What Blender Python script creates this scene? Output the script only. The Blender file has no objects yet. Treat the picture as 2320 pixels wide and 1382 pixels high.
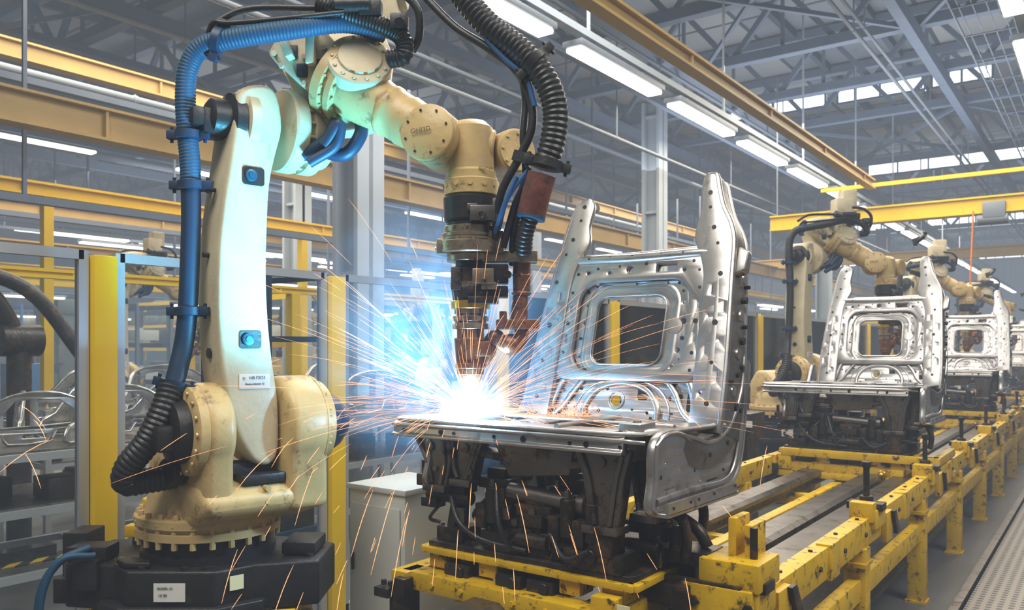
import bpy, bmesh, math, random
from mathutils import Vector, Matrix
random.seed(11)
V=Vector
F=1850.0; H=1.7; YAW=math.atan2(1360,1850)
FW=V((-math.sin(YAW),math.cos(YAW),0)); RT=V((math.cos(YAW),math.sin(YAW),0)); UP=V((0,0,1))
CAM=V((0,0,H))
# survey helpers: bearing/elevation measurements turned into metric world points
def S(px,py,d): return FW*d+RT*((px-1160)/F*d)+V((0,0,H+(785-py)/F*d))
def hit(px,py,P0,N):
    r=FW+RT*((px-1160)/F)+UP*((785-py)/F)
    t=(P0-CAM).dot(N)/r.dot(N)
    return CAM+r*t
scene=bpy.context.scene
col=scene.collection
scene.view_settings.view_transform='Standard'
scene.view_settings.look='None'
# ---------------------------------------------------------------- materials
def mat(name,c,rough=.5,metal=0,var=.12,scale=6,bump=0,bscale=60,dirt=None,damt=.55,dscale=5,emis=None,estr=0,coat=0):
    m=bpy.data.materials.new(name); m.use_nodes=True
    nt=m.node_tree; N=nt.nodes; L=nt.links
    b=N['Principled BSDF']
    b.inputs['Roughness'].default_value=rough; b.inputs['Metallic'].default_value=metal
    b.inputs['Coat Weight'].default_value=coat
    tc=N.new('ShaderNodeTexCoord')
    n=N.new('ShaderNodeTexNoise'); n.inputs['Scale'].default_value=scale; n.inputs['Detail'].default_value=5
    L.new(tc.outputs['Object'],n.inputs['Vector'])
    mx=N.new('ShaderNodeMix'); mx.data_type='RGBA'
    mx.inputs['A'].default_value=(*[max(0,x*(1-var*1.6)) for x in c],1)
    mx.inputs['B'].default_value=(*[min(1,x*(1+var)) for x in c],1)
    L.new(n.outputs['Fac'],mx.inputs['Factor'])
    out=mx.outputs['Result']
    if dirt:
        n2=N.new('ShaderNodeTexNoise'); n2.inputs['Scale'].default_value=dscale; n2.inputs['Detail'].default_value=9; n2.inputs['Roughness'].default_value=.7
        L.new(tc.outputs['Object'],n2.inputs['Vector'])
        rp=N.new('ShaderNodeValToRGB'); rp.color_ramp.elements[0].position=damt; rp.color_ramp.elements[1].position=damt+.09
        L.new(n2.outputs['Fac'],rp.inputs['Fac'])
        m2=N.new('ShaderNodeMix'); m2.data_type='RGBA'
        L.new(rp.outputs['Color'],m2.inputs['Factor']); L.new(out,m2.inputs['A']); m2.inputs['B'].default_value=(*dirt,1)
        out=m2.outputs['Result']
    L.new(out,b.inputs['Base Color'])
    if bump:
        n3=N.new('ShaderNodeTexNoise'); n3.inputs['Scale'].default_value=bscale; n3.inputs['Detail'].default_value=4
        L.new(tc.outputs['Object'],n3.inputs['Vector'])
        bp=N.new('ShaderNodeBump'); bp.inputs['Strength'].default_value=bump; bp.inputs['Distance'].default_value=.004
        L.new(n3.outputs['Fac'],bp.inputs['Height']); L.new(bp.outputs['Normal'],b.inputs['Normal'])
    if emis:
        b.inputs['Emission Color'].default_value=(*emis,1); b.inputs['Emission Strength'].default_value=estr
    return m
M={}
M['cream']=mat('cream_paint',(.60,.43,.19),.40,0,.20,9,.3,50,(.25,.16,.07),.56,8)
M['cream_light']=mat('pale_paint',(.60,.52,.35),.40,0,.14,9,.3,50,(.38,.29,.16),.59,6)
M['black']=mat('black_rubber',(.02,.02,.022),.42,0,.3,10,.3,60)
M['blackmetal']=mat('dark_greasy_metal',(.034,.029,.026),.38,.4,.5,14,.5,50,(.10,.055,.03),.53,10)
M['pedblack']=mat('black_cast_iron',(.024,.022,.023),.45,.3,.4,12,.4,50,(.055,.045,.036),.58,9)
M['bluehose']=mat('blue_hose',(.008,.070,.15),.55,0,.2,8)
M['navyhose']=mat('navy_hose',(.008,.035,.08),.5,0,.2,8)
M['steel']=mat('pressed_steel',(.54,.52,.505),.34,.93,.3,5,.4,10,(.32,.29,.27),.57,6)
M['steeldark']=mat('dull_steel',(.22,.20,.185),.36,.9,.3,7,.4,18,(.09,.055,.035),.54,8)
M['alu']=mat('aluminium_frame',(.52,.54,.56),.4,.6,.06,5)
M['yellow']=mat('yellow_machine_paint',(.66,.41,.008),.42,0,.22,6,.35,40,(.075,.042,.016),.545,17)
M['yellowclean']=mat('yellow_post_paint',(.80,.52,.008),.4,0,.05,5)
M['cranebeam']=mat('ochre_crane_paint',(.50,.32,.09),.5,0,.18,2)
M['brown']=mat('scorched_copper',(.26,.115,.06),.40,.55,.5,22,.4,60,(.06,.035,.022),.55,26)
M['leather']=mat('red_brown_sleeve',(.16,.048,.032),.65,0,.4,25,.5,60,(.06,.03,.02),.55,14)
M['chrome']=mat('machined_steel',(.48,.39,.29),.33,.9,.3,22,.2,60,(.16,.10,.06),.56,20)
M['gold']=mat('brass_ring',(.75,.45,.06),.3,.9,.1,10)
M['white']=mat('white_enamel',(.60,.61,.56),.45,0,.05,4)
M['label']=mat('label_paper',(.70,.70,.66),.5,0,.03,4)
M['labely']=mat('label_pale_yellow',(.75,.70,.42),.5,0,.03,4)
M['bluetxt']=mat('blue_grey_ink',(.10,.14,.22),.5)
M['orangetxt']=mat('orange_ink',(.75,.22,.03),.5)
M['blktxt']=mat('dark_ink',(.06,.05,.04),.5)
M['relief']=mat('cast_relief_paint',(.20,.13,.06),.5)
M['concrete']=mat('concrete_floor',(.13,.125,.12),.42,0,.3,1.5,.15,30,(.06,.055,.05),.54,1.2)
M['wall']=mat('grey_wall_cladding',(.16,.18,.21),.8,0,.5,.5)
M['roofbeam']=mat('roof_steel_paint',(.15,.19,.26),.6,0,.15,3)
M['purlin']=mat('dark_roof_steel',(.04,.055,.09),.6,0,.2,3)
M['column']=mat('column_paint',(.40,.45,.50),.55,0,.08,3)
M['tray']=mat('galvanised_tray',(.20,.23,.27),.5,.2,.1,3)
M['bluebolt']=mat('blue_anodised_bolt',(.02,.12,.20),.35,.5,.1,8)
M['bluepaint']=mat('blue_paint',(.03,.13,.34),.5)
M['greenpaint']=mat('grey_green_machine_paint',(.17,.20,.19),.5,0,.2,3)
M['tube']=mat('lamp_tube',(1,1,1),.5,emis=(1,.96,.85),estr=5)
M['sky']=mat('skylight_glass',(1,1,1),.5,emis=(.88,.94,1),estr=2.8)
def stripes():
    m=bpy.data.materials.new('hazard_stripes'); m.use_nodes=True; N=m.node_tree.nodes; L=m.node_tree.links; b=N['Principled BSDF']
    tc=N.new('ShaderNodeTexCoord'); sp=N.new('ShaderNodeSeparateXYZ'); L.new(tc.outputs['Object'],sp.inputs[0])
    ad=N.new('ShaderNodeMath'); ad.operation='ADD'; L.new(sp.outputs['X'],ad.inputs[0]); L.new(sp.outputs['Y'],ad.inputs[1])
    mu=N.new('ShaderNodeMath'); mu.operation='MULTIPLY'; mu.inputs[1].default_value=5; L.new(ad.outputs[0],mu.inputs[0])
    fr=N.new('ShaderNodeMath'); fr.operation='FRACT'; L.new(mu.outputs[0],fr.inputs[0])
    gt=N.new('ShaderNodeMath'); gt.operation='GREATER_THAN'; gt.inputs[1].default_value=.5; L.new(fr.outputs[0],gt.inputs[0])
    mx=N.new('ShaderNodeMix'); mx.data_type='RGBA'; L.new(gt.outputs[0],mx.inputs['Factor'])
    mx.inputs['A'].default_value=(.02,.02,.02,1); mx.inputs['B'].default_value=(.8,.55,.02,1); L.new(mx.outputs['Result'],b.inputs['Base Color']); return m
M['hazard']=stripes()
def perf():
    m=bpy.data.materials.new('perforated_plate'); m.use_nodes=True; N=m.node_tree.nodes; L=m.node_tree.links; b=N['Principled BSDF']
    tc=N.new('ShaderNodeTexCoord')
    sc=N.new('ShaderNodeVectorMath'); sc.operation='MULTIPLY'; sc.inputs[1].default_value=(17,17,0); L.new(tc.outputs['Object'],sc.inputs[0])
    fr=N.new('ShaderNodeVectorMath'); fr.operation='FRACTION'; L.new(sc.outputs[0],fr.inputs[0])
    sb=N.new('ShaderNodeVectorMath'); sb.operation='SUBTRACT'; sb.inputs[1].default_value=(.5,.5,0); L.new(fr.outputs[0],sb.inputs[0])
    ln=N.new('ShaderNodeVectorMath'); ln.operation='LENGTH'; L.new(sb.outputs[0],ln.inputs[0])
    gt=N.new('ShaderNodeMath'); gt.operation='GREATER_THAN'; gt.inputs[1].default_value=.31; L.new(ln.outputs['Value'],gt.inputs[0])
    mx=N.new('ShaderNodeMix'); mx.data_type='RGBA'; L.new(gt.outputs[0],mx.inputs['Factor'])
    mx.inputs['A'].default_value=(.015,.015,.015,1); mx.inputs['B'].default_value=(.22,.19,.165,1); L.new(mx.outputs['Result'],b.inputs['Base Color'])
    b.inputs['Roughness'].default_value=.45; b.inputs['Metallic'].default_value=.3; return m
M['perf']=perf()
def roofm():
    m=bpy.data.materials.new('roof_decking'); m.use_nodes=True; N=m.node_tree.nodes; L=m.node_tree.links; b=N['Principled BSDF']
    tc=N.new('ShaderNodeTexCoord'); br=N.new('ShaderNodeTexBrick'); L.new(tc.outputs['Object'],br.inputs['Vector'])
    br.offset=0; br.inputs['Scale'].default_value=1; br.inputs['Brick Width'].default_value=3.2; br.inputs['Row Height'].default_value=2.7; br.inputs['Color1'].default_value=(.38,.38,.36,1); br.inputs['Color2'].default_value=(.15,.17,.20,1)
    br.inputs['Mortar'].default_value=(.03,.04,.06,1); br.inputs['Mortar Size'].default_value=.05
    L.new(br.outputs['Color'],b.inputs['Base Color']); b.inputs['Roughness'].default_value=.8; return m
M['roof']=roofm()
def glass():
    m=bpy.data.materials.new('clear_panel'); m.use_nodes=True; N=m.node_tree.nodes; L=m.node_tree.links
    N.remove(N['Principled BSDF']); o=N['Material Output']
    t=N.new('ShaderNodeBsdfTransparent'); t.inputs[0].default_value=(.93,.96,.97,1); g=N.new('ShaderNodeBsdfGlossy'); g.inputs['Roughness'].default_value=.08
    fr=N.new('ShaderNodeFresnel'); fr.inputs[0].default_value=1.25
    mx=N.new('ShaderNodeMixShader'); L.new(fr.outputs[0],mx.inputs[0]); L.new(t.outputs[0],mx.inputs[1]); L.new(g.outputs[0],mx.inputs[2]); L.new(mx.outputs[0],o.inputs['Surface']); return m
M['glass']=glass()
# ---------------------------------------------------------------- mesh builder
def align(d):
    d=d.normalized(); return d.to_track_quat('Z','Y').to_matrix().to_4x4()
def frame(x,y,z,o=V((0,0,0))):
    m=Matrix.Identity(4)
    for i,a in enumerate((x,y,z)):
        for j in range(3): m[j][i]=a[j]
    for j in range(3): m[j][3]=o[j]
    return m
RF=frame(RT,FW,UP)
def catmull(pts,k=8,closed=False):
    P=[V(p) for p in pts]; n=len(P); out=[]
    rng=n if closed else n-1
    for i in range(rng):
        p1=P[i]; p2=P[(i+1)%n]
        p0=P[(i-1)%n] if closed or i>0 else p1*2-p2
        p3=P[(i+2)%n] if closed or i+2<n else p2*2-p1
        for j in range(k):
            t=j/k
            out.append(.5*((2*p1)+(p2-p0)*t+(2*p0-5*p1+4*p2-p3)*t*t+(-p0+3*p1-3*p2+p3)*t**3))
    if not closed: out.append(P[-1])
    return out
def resample(pts,step):
    out=[pts[0].copy()]; acc=0
    for a,b in zip(pts,pts[1:]):
        l=(b-a).length
        if l<1e-9: continue
        while acc+l>=step:
            t=(step-acc)/l; a=a+(b-a)*t; out.append(a.copy()); l=(b-a).length; acc=0
            if l<1e-9: break
        acc+=l
    return out
class MB:
    def __init__(s): s.bm=bmesh.new()
    def merge(s,b2,Mx=None,m=0):
        for f in b2.faces: f.material_index=m
        me=bpy.data.meshes.new('t'); b2.to_mesh(me); b2.free()
        if Mx is not None: me.transform(Mx)
        s.bm.from_mesh(me); bpy.data.meshes.remove(me)
    def box(s,c,size,rot=None,bev=0,m=0):
        b=bmesh.new(); bmesh.ops.create_cube(b,size=1)
        bmesh.ops.scale(b,vec=V(size),verts=b.verts)
        if bev: bmesh.ops.bevel(b,geom=b.edges[:],offset=bev,segments=2,affect='EDGES',profile=.6)
        Mx=Matrix.Translation(V(c))
        if rot is not None: Mx=Mx@rot.to_4x4()
        s.merge(b,Mx,m); return s
    def bar(s,p0,p1,w,h,m=0,bev=0,up=UP):
        p0=V(p0);p1=V(p1);d=(p1-p0); y=d.normalized(); x=y.cross(up)
        if x.length<1e-4: x=V((1,0,0))
        x.normalize(); z=x.cross(y)
        return s.box((p0+p1)/2,(w,d.length,h),frame(x,y,z),bev,m)
    def lathe(s,p,ax,prof,n=32,m=0):
        b=bmesh.new(); rings=[]
        for h,r in prof:
            rings.append([b.verts.new((r*math.cos(2*math.pi*i/n),r*math.sin(2*math.pi*i/n),h)) for i in range(n)])
        for A,B in zip(rings,rings[1:]):
            for i in range(n): b.faces.new((A[i],A[(i+1)%n],B[(i+1)%n],B[i]))
        b.faces.new(rings[0][::-1]); b.faces.new(rings[-1])
        s.merge(b,Matrix.Translation(V(p))@align(V(ax)),m); return s
    def cyl(s,p0,p1,r,r1=None,n=24,bev=None,m=0):
        p0=V(p0);p1=V(p1);r1=r if r1 is None else r1; L=(p1-p0).length; e=bev if bev is not None else min(r,r1,L)*.08
        return s.lathe(p0,p1-p0,[(0,r-e),(e,r),(L-e,r1),(L,r1-e)],n,m)
    def tube(s,pts,r,n=12,pitch=0,amp=.08,k=8,closed=False,m=0,flat=None,straight=False):
        P=[V(p) for p in pts] if straight else catmull(pts,k,closed)
        if pitch:
            P=resample(P,pitch/4)
        b=bmesh.new(); N=len(P); up=V((.13,.29,.95)).normalized(); rings=[]
        for i,p in enumerate(P):
            a=P[(i-1)%N] if (closed or i>0) else P[0]; c=P[(i+1)%N] if (closed or i<N-1) else P[-1]
            t=(c-a).normalized()
            if flat: u=V(flat[0])
            else: u=up
            u=(u-t*u.dot(t)); 
            if u.length<1e-5: u=t.orthogonal()
            u.normalize(); w=t.cross(u); 
            if not flat: up=u
            rr=r(i/(N-1)) if callable(r) else r
            if pitch: rr*=1+amp*(1,.3,-1,.3)[i%4]
            ku=flat[1] if flat else 1
            rings.append([b.verts.new(p+u*(rr*ku*math.cos(2*math.pi*j/n))+w*(rr*math.sin(2*math.pi*j/n))) for j in range(n)])
        prs=list(zip(rings,rings[1:]))
        if closed: prs.append((rings[-1],rings[0]))
        for A,B in prs:
            for j in range(n): b.faces.new((A[j],A[(j+1)%n],B[(j+1)%n],B[j]))
        if not closed: b.faces.new(rings[0][::-1]); b.faces.new(rings[-1])
        s.merge(b,None,m); return s
    def prism(s,pts,ext,bev=0,m=0,seg=3):
        b=bmesh.new(); vs=[b.verts.new(V(p)) for p in pts]; f=b.faces.new(vs)
        r=bmesh.ops.extrude_face_region(b,geom=[f]); nv=[v for v in r['geom'] if isinstance(v,bmesh.types.BMVert)]
        bmesh.ops.translate(b,vec=V(ext),verts=nv)
        bmesh.ops.recalc_face_normals(b,faces=b.faces)
        if bev:
            ed=[e for e in b.edges if len(e.link_faces)==2 and e.calc_face_angle(0)>.6]
            bmesh.ops.bevel(b,geom=ed,offset=bev,segments=seg,affect='EDGES',profile=.5,clamp_overlap=True)
        s.merge(b,None,m); return s
    def ball(s,c,r,sc=(1,1,1),m=0,n=20):
        b=bmesh.new(); bmesh.ops.create_uvsphere(b,u_segments=n,v_segments=n//2+2,radius=r)
        s.merge(b,Matrix.Translation(V(c))@Matrix.Diagonal((*sc,1)),m); return s
    def bolts(s,c,ax,R,n,r,h,m=0,ph=0):
        ax=V(ax).normalized(); u=ax.orthogonal().normalized(); w=ax.cross(u)
        for i in range(n):
            a=2*math.pi*i/n+ph; p=V(c)+u*(R*math.cos(a))+w*(R*math.sin(a))
            s.lathe(p,ax,[(0,r),(h*.8,r),(h,r*.75)],6,m)
        return s
    def plate(s,outer,holes,th,fn,bev=.002,m=0,smooth=True):
        cu=bpy.data.curves.new('c','CURVE'); cu.dimensions='2D'; cu.fill_mode='BOTH'; cu.extrude=max(th/2-bev,.0005); cu.bevel_depth=bev; cu.bevel_resolution=1
        for pl in [outer]+holes:
            sp=cu.splines.new('POLY'); sp.points.add(len(pl)-1)
            for q,p in zip(sp.points,pl): q.co=(p[0],p[1],0,1)
            sp.use_cyclic_u=True
        ob=bpy.data.objects.new('c',cu); me=bpy.data.meshes.new_from_object(ob)
        bpy.data.objects.remove(ob); bpy.data.curves.remove(cu)
        for v in me.vertices: v.co=fn(*v.co)
        b=bmesh.new(); b.from_mesh(me); bpy.data.meshes.remove(me)
        bmesh.ops.remove_doubles(b,verts=b.verts,dist=1e-5)
        s.merge(b,None,m); return s
LOC={}
def root(name,loc,label,cat,group=None):
    o=bpy.data.objects.new(name,None); o.location=loc; o.empty_display_size=.2; col.objects.link(o)
    o['label']=label; o['category']=cat
    if group: o['group']=group
    LOC[o.name]=V(loc); return o
def done(mb,name,mats,parent=None,label=None,cat=None,kind=None,group=None,ang=34,origin=None):
    bm=mb.bm; bmesh.ops.recalc_face_normals(bm,faces=bm.faces)
    for f in bm.faces: f.smooth=True
    A=math.radians(ang)
    for e in bm.edges:
        if len(e.link_faces)==2 and e.calc_face_angle(0)>A: e.smooth=False
    me=bpy.data.meshes.new(name); bm.to_mesh(me); bm.free()
    if isinstance(mats,str): mats=[mats]
    for m in mats: me.materials.append(M[m])
    o=bpy.data.objects.new(name,me); col.objects.link(o)
    if parent:
        off=LOC[parent.name]; me.transform(Matrix.Translation(-off)); o.parent=parent; LOC[o.name]=off
    else:
        if origin is None:
            vs=[v.co for v in me.vertices]; origin=V((sum(v.x for v in vs)/len(vs),sum(v.y for v in vs)/len(vs),min(v.z for v in vs)))
        me.transform(Matrix.Translation(-V(origin))); o.location=origin; LOC[o.name]=V(origin)
    if label: o['label']=label
    if cat: o['category']=cat
    if kind: o['kind']=kind
    if group: o['group']=group
    return o
def copy_tree(o,loc=None,rz=0,sc=1,label=None,parent=None,skip=(),swap={}):
    c=o.copy(); col.objects.link(c)
    if parent: c.parent=parent
    if loc is not None: c.location=loc; c.rotation_euler=(0,0,rz); c.scale=(sc,)*3
    if label: c['label']=label
    for k,mn in swap.items():
        if c.name.startswith(k) and c.data:
            c.material_slots[0].link='OBJECT'; c.material_slots[0].material=M[mn]
            if 'label' in c: c['label']='black corrugated hose'
    for ch in list(o.children):
        if any(ch.name.startswith(k) for k in skip): continue
        copy_tree(ch,parent=c,skip=skip,swap=swap)
    return c
def text(s,size,o,x,y,matn,parent,name='lettering',ext=.001,label=None):
    cu=bpy.data.curves.new('t','FONT'); cu.body=s; cu.size=size; cu.extrude=ext; cu.align_x='CENTER'; cu.align_y='CENTER'
    ob=bpy.data.objects.new('t',cu); me=bpy.data.meshes.new_from_object(ob); bpy.data.objects.remove(ob)
    x=V(x).normalized(); y=V(y).normalized(); z=x.cross(y)
    me.transform(frame(x,y,z,V(o))); me.materials.append(M[matn])
    t=bpy.data.objects.new(name,me); col.objects.link(t)
    me.transform(Matrix.Translation(-LOC[parent.name])); t.parent=parent; LOC[t.name]=LOC[parent.name]
    if label: t['label']=label
    return t
def rrect(x0,x1,y0,y1,r,k=6):
    out=[]
    for cx,cy,a0 in ((x1-r,y1-r,0),(x0+r,y1-r,90),(x0+r,y0+r,180),(x1-r,y0+r,270)):
        for i in range(k+1):
            a=math.radians(a0+90*i/k); out.append((cx+r*math.cos(a),cy+r*math.sin(a)))
    return out
def circ(x,y,r,n=16,ry=None): return [(x+r*math.cos(2*math.pi*i/n),y+(ry or r)*math.sin(2*math.pi*i/n)) for i in range(n)]
# ================================================================ STRUCTURE
XL,XR,Y0,Y1,ZC=-38,6,-6,72,8.6
def slab(name,c,sz,m,kind='structure',label=None):
    return done(MB().box(c,sz),name,m,kind=kind,label=label)
slab('floor',((XL+XR)/2,(Y0+Y1)/2,-.1),(XR-XL,Y1-Y0,.2),'concrete')
slab('ceiling',((XL+XR)/2,(Y0+Y1)/2,ZC+.1),(XR-XL,Y1-Y0,.2),'roof')
slab('wall_west',(XL-.1,(Y0+Y1)/2,ZC/2),(.2,Y1-Y0,ZC),'wall')
slab('wall_north',((XL+XR)/2,Y1+.1,ZC/2),(XR-XL,.2,ZC),'wall')
slab('wall_east',(XR+.1,(Y0+Y1)/2,ZC/2),(.2,Y1-Y0,ZC),'wall')
slab('wall_south',((XL+XR)/2,Y0-.1,ZC/2),(XR-XL,.2,ZC),'wall')
for i,(y,x0,x1,z,h) in enumerate([(21.6,-8.6,-5.9,8.0,.34),(21.6,-5.6,-3.6,8.0,.34),(21.6,-3.45,-2.2,8.0,.34),(31,-7,-1.2,8.0,.5),(44,-12,2,7.6,.6),(56,-16,3,7.3,.8),(24,-24,-17,7.9,.4)]):
    mb=MB().box(((x0+x1)/2,y,z),(x1-x0,.12,h),m=1)
    mb.bar((x0,y-.06,z+h/2),(x1,y-.06,z+h/2),.08,.06).bar((x0,y-.06,z-h/2),(x1,y-.06,z-h/2),.08,.06)
    nx=max(2,int((x1-x0)/.9))
    for k in range(nx+1):
        x=x0+(x1-x0)*k/nx; mb.bar((x,y-.07,z-h/2),(x,y-.07,z+h/2),.05,.05)
    done(mb,'window_%d'%(i+1),['roofbeam','sky'],kind='structure')
tr=MB(); xs=[XL+2*i for i in range(0,23)]
tr.bar((XL,0,8.45),(XR,0,8.45),.22,.18).bar((XL,0,7.25),(XR,0,7.25),.2,.18)
for i,x in enumerate(xs[:-1]):
    tr.bar((x,0,7.25),(x+1,0,8.45),.1,.1); tr.bar((x+1,0,8.45),(x+2,0,7.25),.1,.1); tr.bar((x+1,0,7.25),(x+1,0,8.45),.06,.06)
t0=done(tr,'roof_truss','roofbeam',label='blue-grey steel lattice truss under the factory roof',cat='roof truss',group='roof trusses',origin=(0,0,7.2))
t0.location=(0,4.6,7.2)
for y in (7.3,10,12.7,15.4,18.1,20.8,26.2,31.6,37,42.4,48,54,60): copy_tree(t0,(0,y,7.2))
for x in (-30,-24,-18,-15,-12.6,-9.6,-6.6,-2.7,.4):
    mb=MB().bar((x,Y0,7.0),(x,Y1,7.0),.16,.24)
    y=Y0
    if x in (-12.6,-6.6,.4,-18):
        mb.bar((x,Y0,6.1),(x,Y1,6.1),.1,.1)
        while y<60: mb.bar((x,y,6.1),(x,y+1.8,7.0),.07,.07).bar((x,y+1.8,7.0),(x,y+3.6,6.1),.07,.07); y+=3.6
    done(mb,'roof_girder','roofbeam',label='long blue-grey steel girder beneath the roof trusses',cat='girder',group='roof girders')
for x in (-33,-27,-21.5,-17,-14,-11.3,-8.4,-5.6,-4.0,-1.2,1.8,3.6):
    done(MB().bar((x,Y0,8.5),(x,Y1,8.5),.12,.18),'roof_purlin','purlin',label='dark steel purlin under the roof decking',cat='girder',group='roof purlins')
for x,z,r in ((-5.9,6.5,.05),(-6.25,6.5,.035),(-8.9,6.0,.06),(-13.4,5.9,.06),(-16.8,6.3,.1),(-11.9,6.6,.05),(-3.1,6.4,.03),(-2.95,6.4,.025),(-20.5,6.5,.1),(-7.1,5.4,.035)):
    mb=MB().cyl((x,Y0+.2,z),(x,58,z),r,n=12)
    y=2
    while y<56: mb.bar((x,y,z),(x,y,7.2),.02,.02).cyl((x,y-.04,z),(x,y+.04,z),r*1.2,n=12); y+=5.4
    done(mb,'service_pipe','tray',label='grey service pipe hung under the roof',cat='pipe',group='roof pipes')
for x0,x1 in ((-6.6,-2.7),(-2.7,.4),(-12.6,-9.6)):
    for y in (10,20.8,31.6):
        done(MB().bar((x0,y,7.15),(x1,y+5.4,7.15),.07,.07).bar((x1,y,7.17),(x0,y+5.4,7.17),.07,.07),'wind_brace','roofbeam',label='crossed steel wind bracing under the roof',cat='roof brace',group='roof bracing')
COLS=((-6.75,6.3,.40),(-7.75,15.6,.40),(-13,10.5,.4),(-14,20,.45),(-8,29,.45),(-20,14,.5),(-20,27,.5),(-28,20,.5),(-8,38,.5))
for x,y,w in COLS:
    mb=MB().box((x-w/2+.03,y,3.4),(.06,w,6.8)).box((x+w/2-.03,y,3.4),(.06,w,6.8)).box((x,y,3.4),(w,.06,6.8)).box((x,y,.03),(w+.2,w+.2,.06))
    for z in (2.5,4.5,6.5): mb.box((x,y,z),(w-.05,w-.1,.05))
    done(mb,'steel_column','column',label='pale grey steel I-section column rising to the roof',cat='column',group='hall columns')
def ibeam(name,x,z,h,w,ya,yb,m,label,cat='beam',group=None,posts=()):
    mb=MB().bar((x,ya,z+h/2-.015),(x,yb,z+h/2-.015),w,.03).bar((x,ya,z-h/2+.015),(x,yb,z-h/2+.015),w,.03).bar((x,ya,z),(x,yb,z),w*.3,h-.02)
    for y in posts: mb.bar((x,y,0),(x,y,z-h/2),.12,.12)
    y=ya+1
    while y<yb: mb.box((x,y,z),(w*.8,.03,h-.04)); y+=2.4
    return done(mb,name,m,label=label,cat=cat,group=group)
CB='ochre yellow steel crane runway beam'
for x,z,h,w,ya,yb,m,ps in ((-12,5.72,.26,.22,Y0,60,'cranebeam',()),(-9,4.14,.36,.25,Y0,60,'cranebeam',()),(-11,3.7,.18,.16,Y0,50,'yellowclean',(4.9,9,13,17)),(-8,2.38,.09,.08,-2,40,'yellowclean',(6.4,9.9,14,19)),(-16,4.2,.3,.2,Y0,60,'cranebeam',()),(-21,5.1,.35,.3,Y0,60,'cranebeam',()),(-15,3.4,.22,.2,Y0,60,'cranebeam',(8,14,20,28)),(-24,3.8,.3,.3,Y0,60,'yellowclean',(8,16,24,32)),(-18.5,3.1,.2,.15,4,50,'yellowclean',(7,12,18,25)),(-3.5,4.62,.17,.14,2,15.7,'cranebeam',())):
    ibeam('crane_beam',x,z,h,w,ya,yb,m,CB,group='crane beams',posts=ps)
mb=MB(); yy=16.0
mb.bar((-5.4,yy,4.1),(3,yy,4.1),.2,.24).bar((-5.4,yy,4.23),(3,yy,4.23),.3,.03).bar((-5.4,yy,3.97),(3,yy,3.97),.3,.03)
mb.bar((-4.6,yy+.5,4.75),(3,yy+.5,4.75),.07,.07)
mb.box((-1.6,yy-.05,4.0),(.34,.3,.28),bev=.03,m=1).cyl((-1.85,yy-.1,3.85),(-1.4,yy-.1,3.85),.09,m=1)
for x in (-5.3,2.5): mb.bar((x,yy,4.2),(x,yy,7),.02,.02,m=1)
done(mb,'bridge_crane',['yellowclean','tray'],label='yellow overhead bridge crane girder with grey hoist trolley',cat='crane')
mb=MB().bar((-11,27,4.4),(3,27,4.4),.2,.26).bar((-11,27,4.55),(3,27,4.55),.3,.04)
done(mb,'bridge_crane','cranebeam',label='ochre overhead bridge crane girder further down the line',cat='crane')
mb=MB().tube([(-1.9,15.8,4.0),(-1.93,15.8,3.2),(-1.95,15.8,2.5),(-1.93,15.8,2.1)],.014); mb.box((-1.93,15.8,2.0),(.1,.08,.28),bev=.01)
done(mb,'crane_pendant','orangetxt',label='orange hanging crane pendant control on a cable',cat='crane control')
def tray(x,z,w,ya,yb,label):
    mb=MB().bar((x-w/2,ya,z),(x-w/2,yb,z),.02,.04).bar((x+w/2,ya,z),(x+w/2,yb,z),.02,.04)
    y=ya
    while y<yb: mb.bar((x-w/2,y,z-.02),(x+w/2,y,z-.02),.02,.015); y+=1.3
    for k in range(4): mb.tube([(x-w*.36+k*w*.24,ya,z+.0),(x-w*.36+k*w*.24,yb,z+.0)],.010,n=6,straight=True)
    y=ya+1
    while y<yb: mb.bar((x-w/2,y,z),(x-w/2,y,7.2),.012,.012).bar((x+w/2,y,z),(x+w/2,y,7.2),.012,.012); y+=5.4
    done(mb,'cable_tray','tray',label=label,cat='cable tray',group='cable trays')
tray(-1.5,6.5,.7,0,45,'slim galvanised conduit tray hung from the roof')
def lamp(loc,L=2.3,w=.2,label='white fluorescent batten lamp glowing warm white'):
    r=root('lamp_fixture',loc,label,'ceiling lamp','ceiling lamps'); x,y,z=loc
    mb=MB().box((x,y,z+.05),(w+.06,L+.06,.07),bev=.01).box((x,y-L*.3,z+.12),(.05,.08,.1)).box((x,y+L*.3,z+.12),(.05,.08,.1))
    done(mb,'housing','tray',r)
    mb=MB().box((x,y,z-.01),(w,L,.05),bev=.015)
    done(mb,'lamp_tube','tube',r)
    return r
A0=lamp((-4.8,8.68,5.0),2.0,.20)
ys=[8.68+2.55*k for k in range(-4,20)]
for k,y in enumerate(ys):
    if abs(y-8.68)>.1: copy_tree(A0,(-4.8,y,5.0))
for y in [9.3+3.0*k for k in range(-1,12)]: copy_tree(A0,(-.85,y,5.3))
B0=lamp((-18.2,8.1,6.0),2.0,.24)
rows=((-18.2,6.0,8.1,10,4.0),(-25,4.84,8.5,9,4.6),(-30,4.0,10,9,5),(-22,5.5,12,9,4.3),(-14,3.6,11,6,6),(-11.5,2.75,9.2,6,5.5),(-34,6.2,10,9,5),(-28,3.3,12,9,5.2),(-9.5,3.1,24,7,4),(-16.5,2.6,11,8,4.6),(-32,2.8,13,8,5),(-12.3,4.9,14,8,4.4),(-26,6.4,12,8,5),(-20.3,4.4,10,9,4.2),(-10.2,4.6,13,9,3.8))
for X,z,ya,n,p in rows:
    for k in range(n):
        if not(X==-18.2 and k==0): copy_tree(B0,(X,ya+p*k,z))
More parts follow.
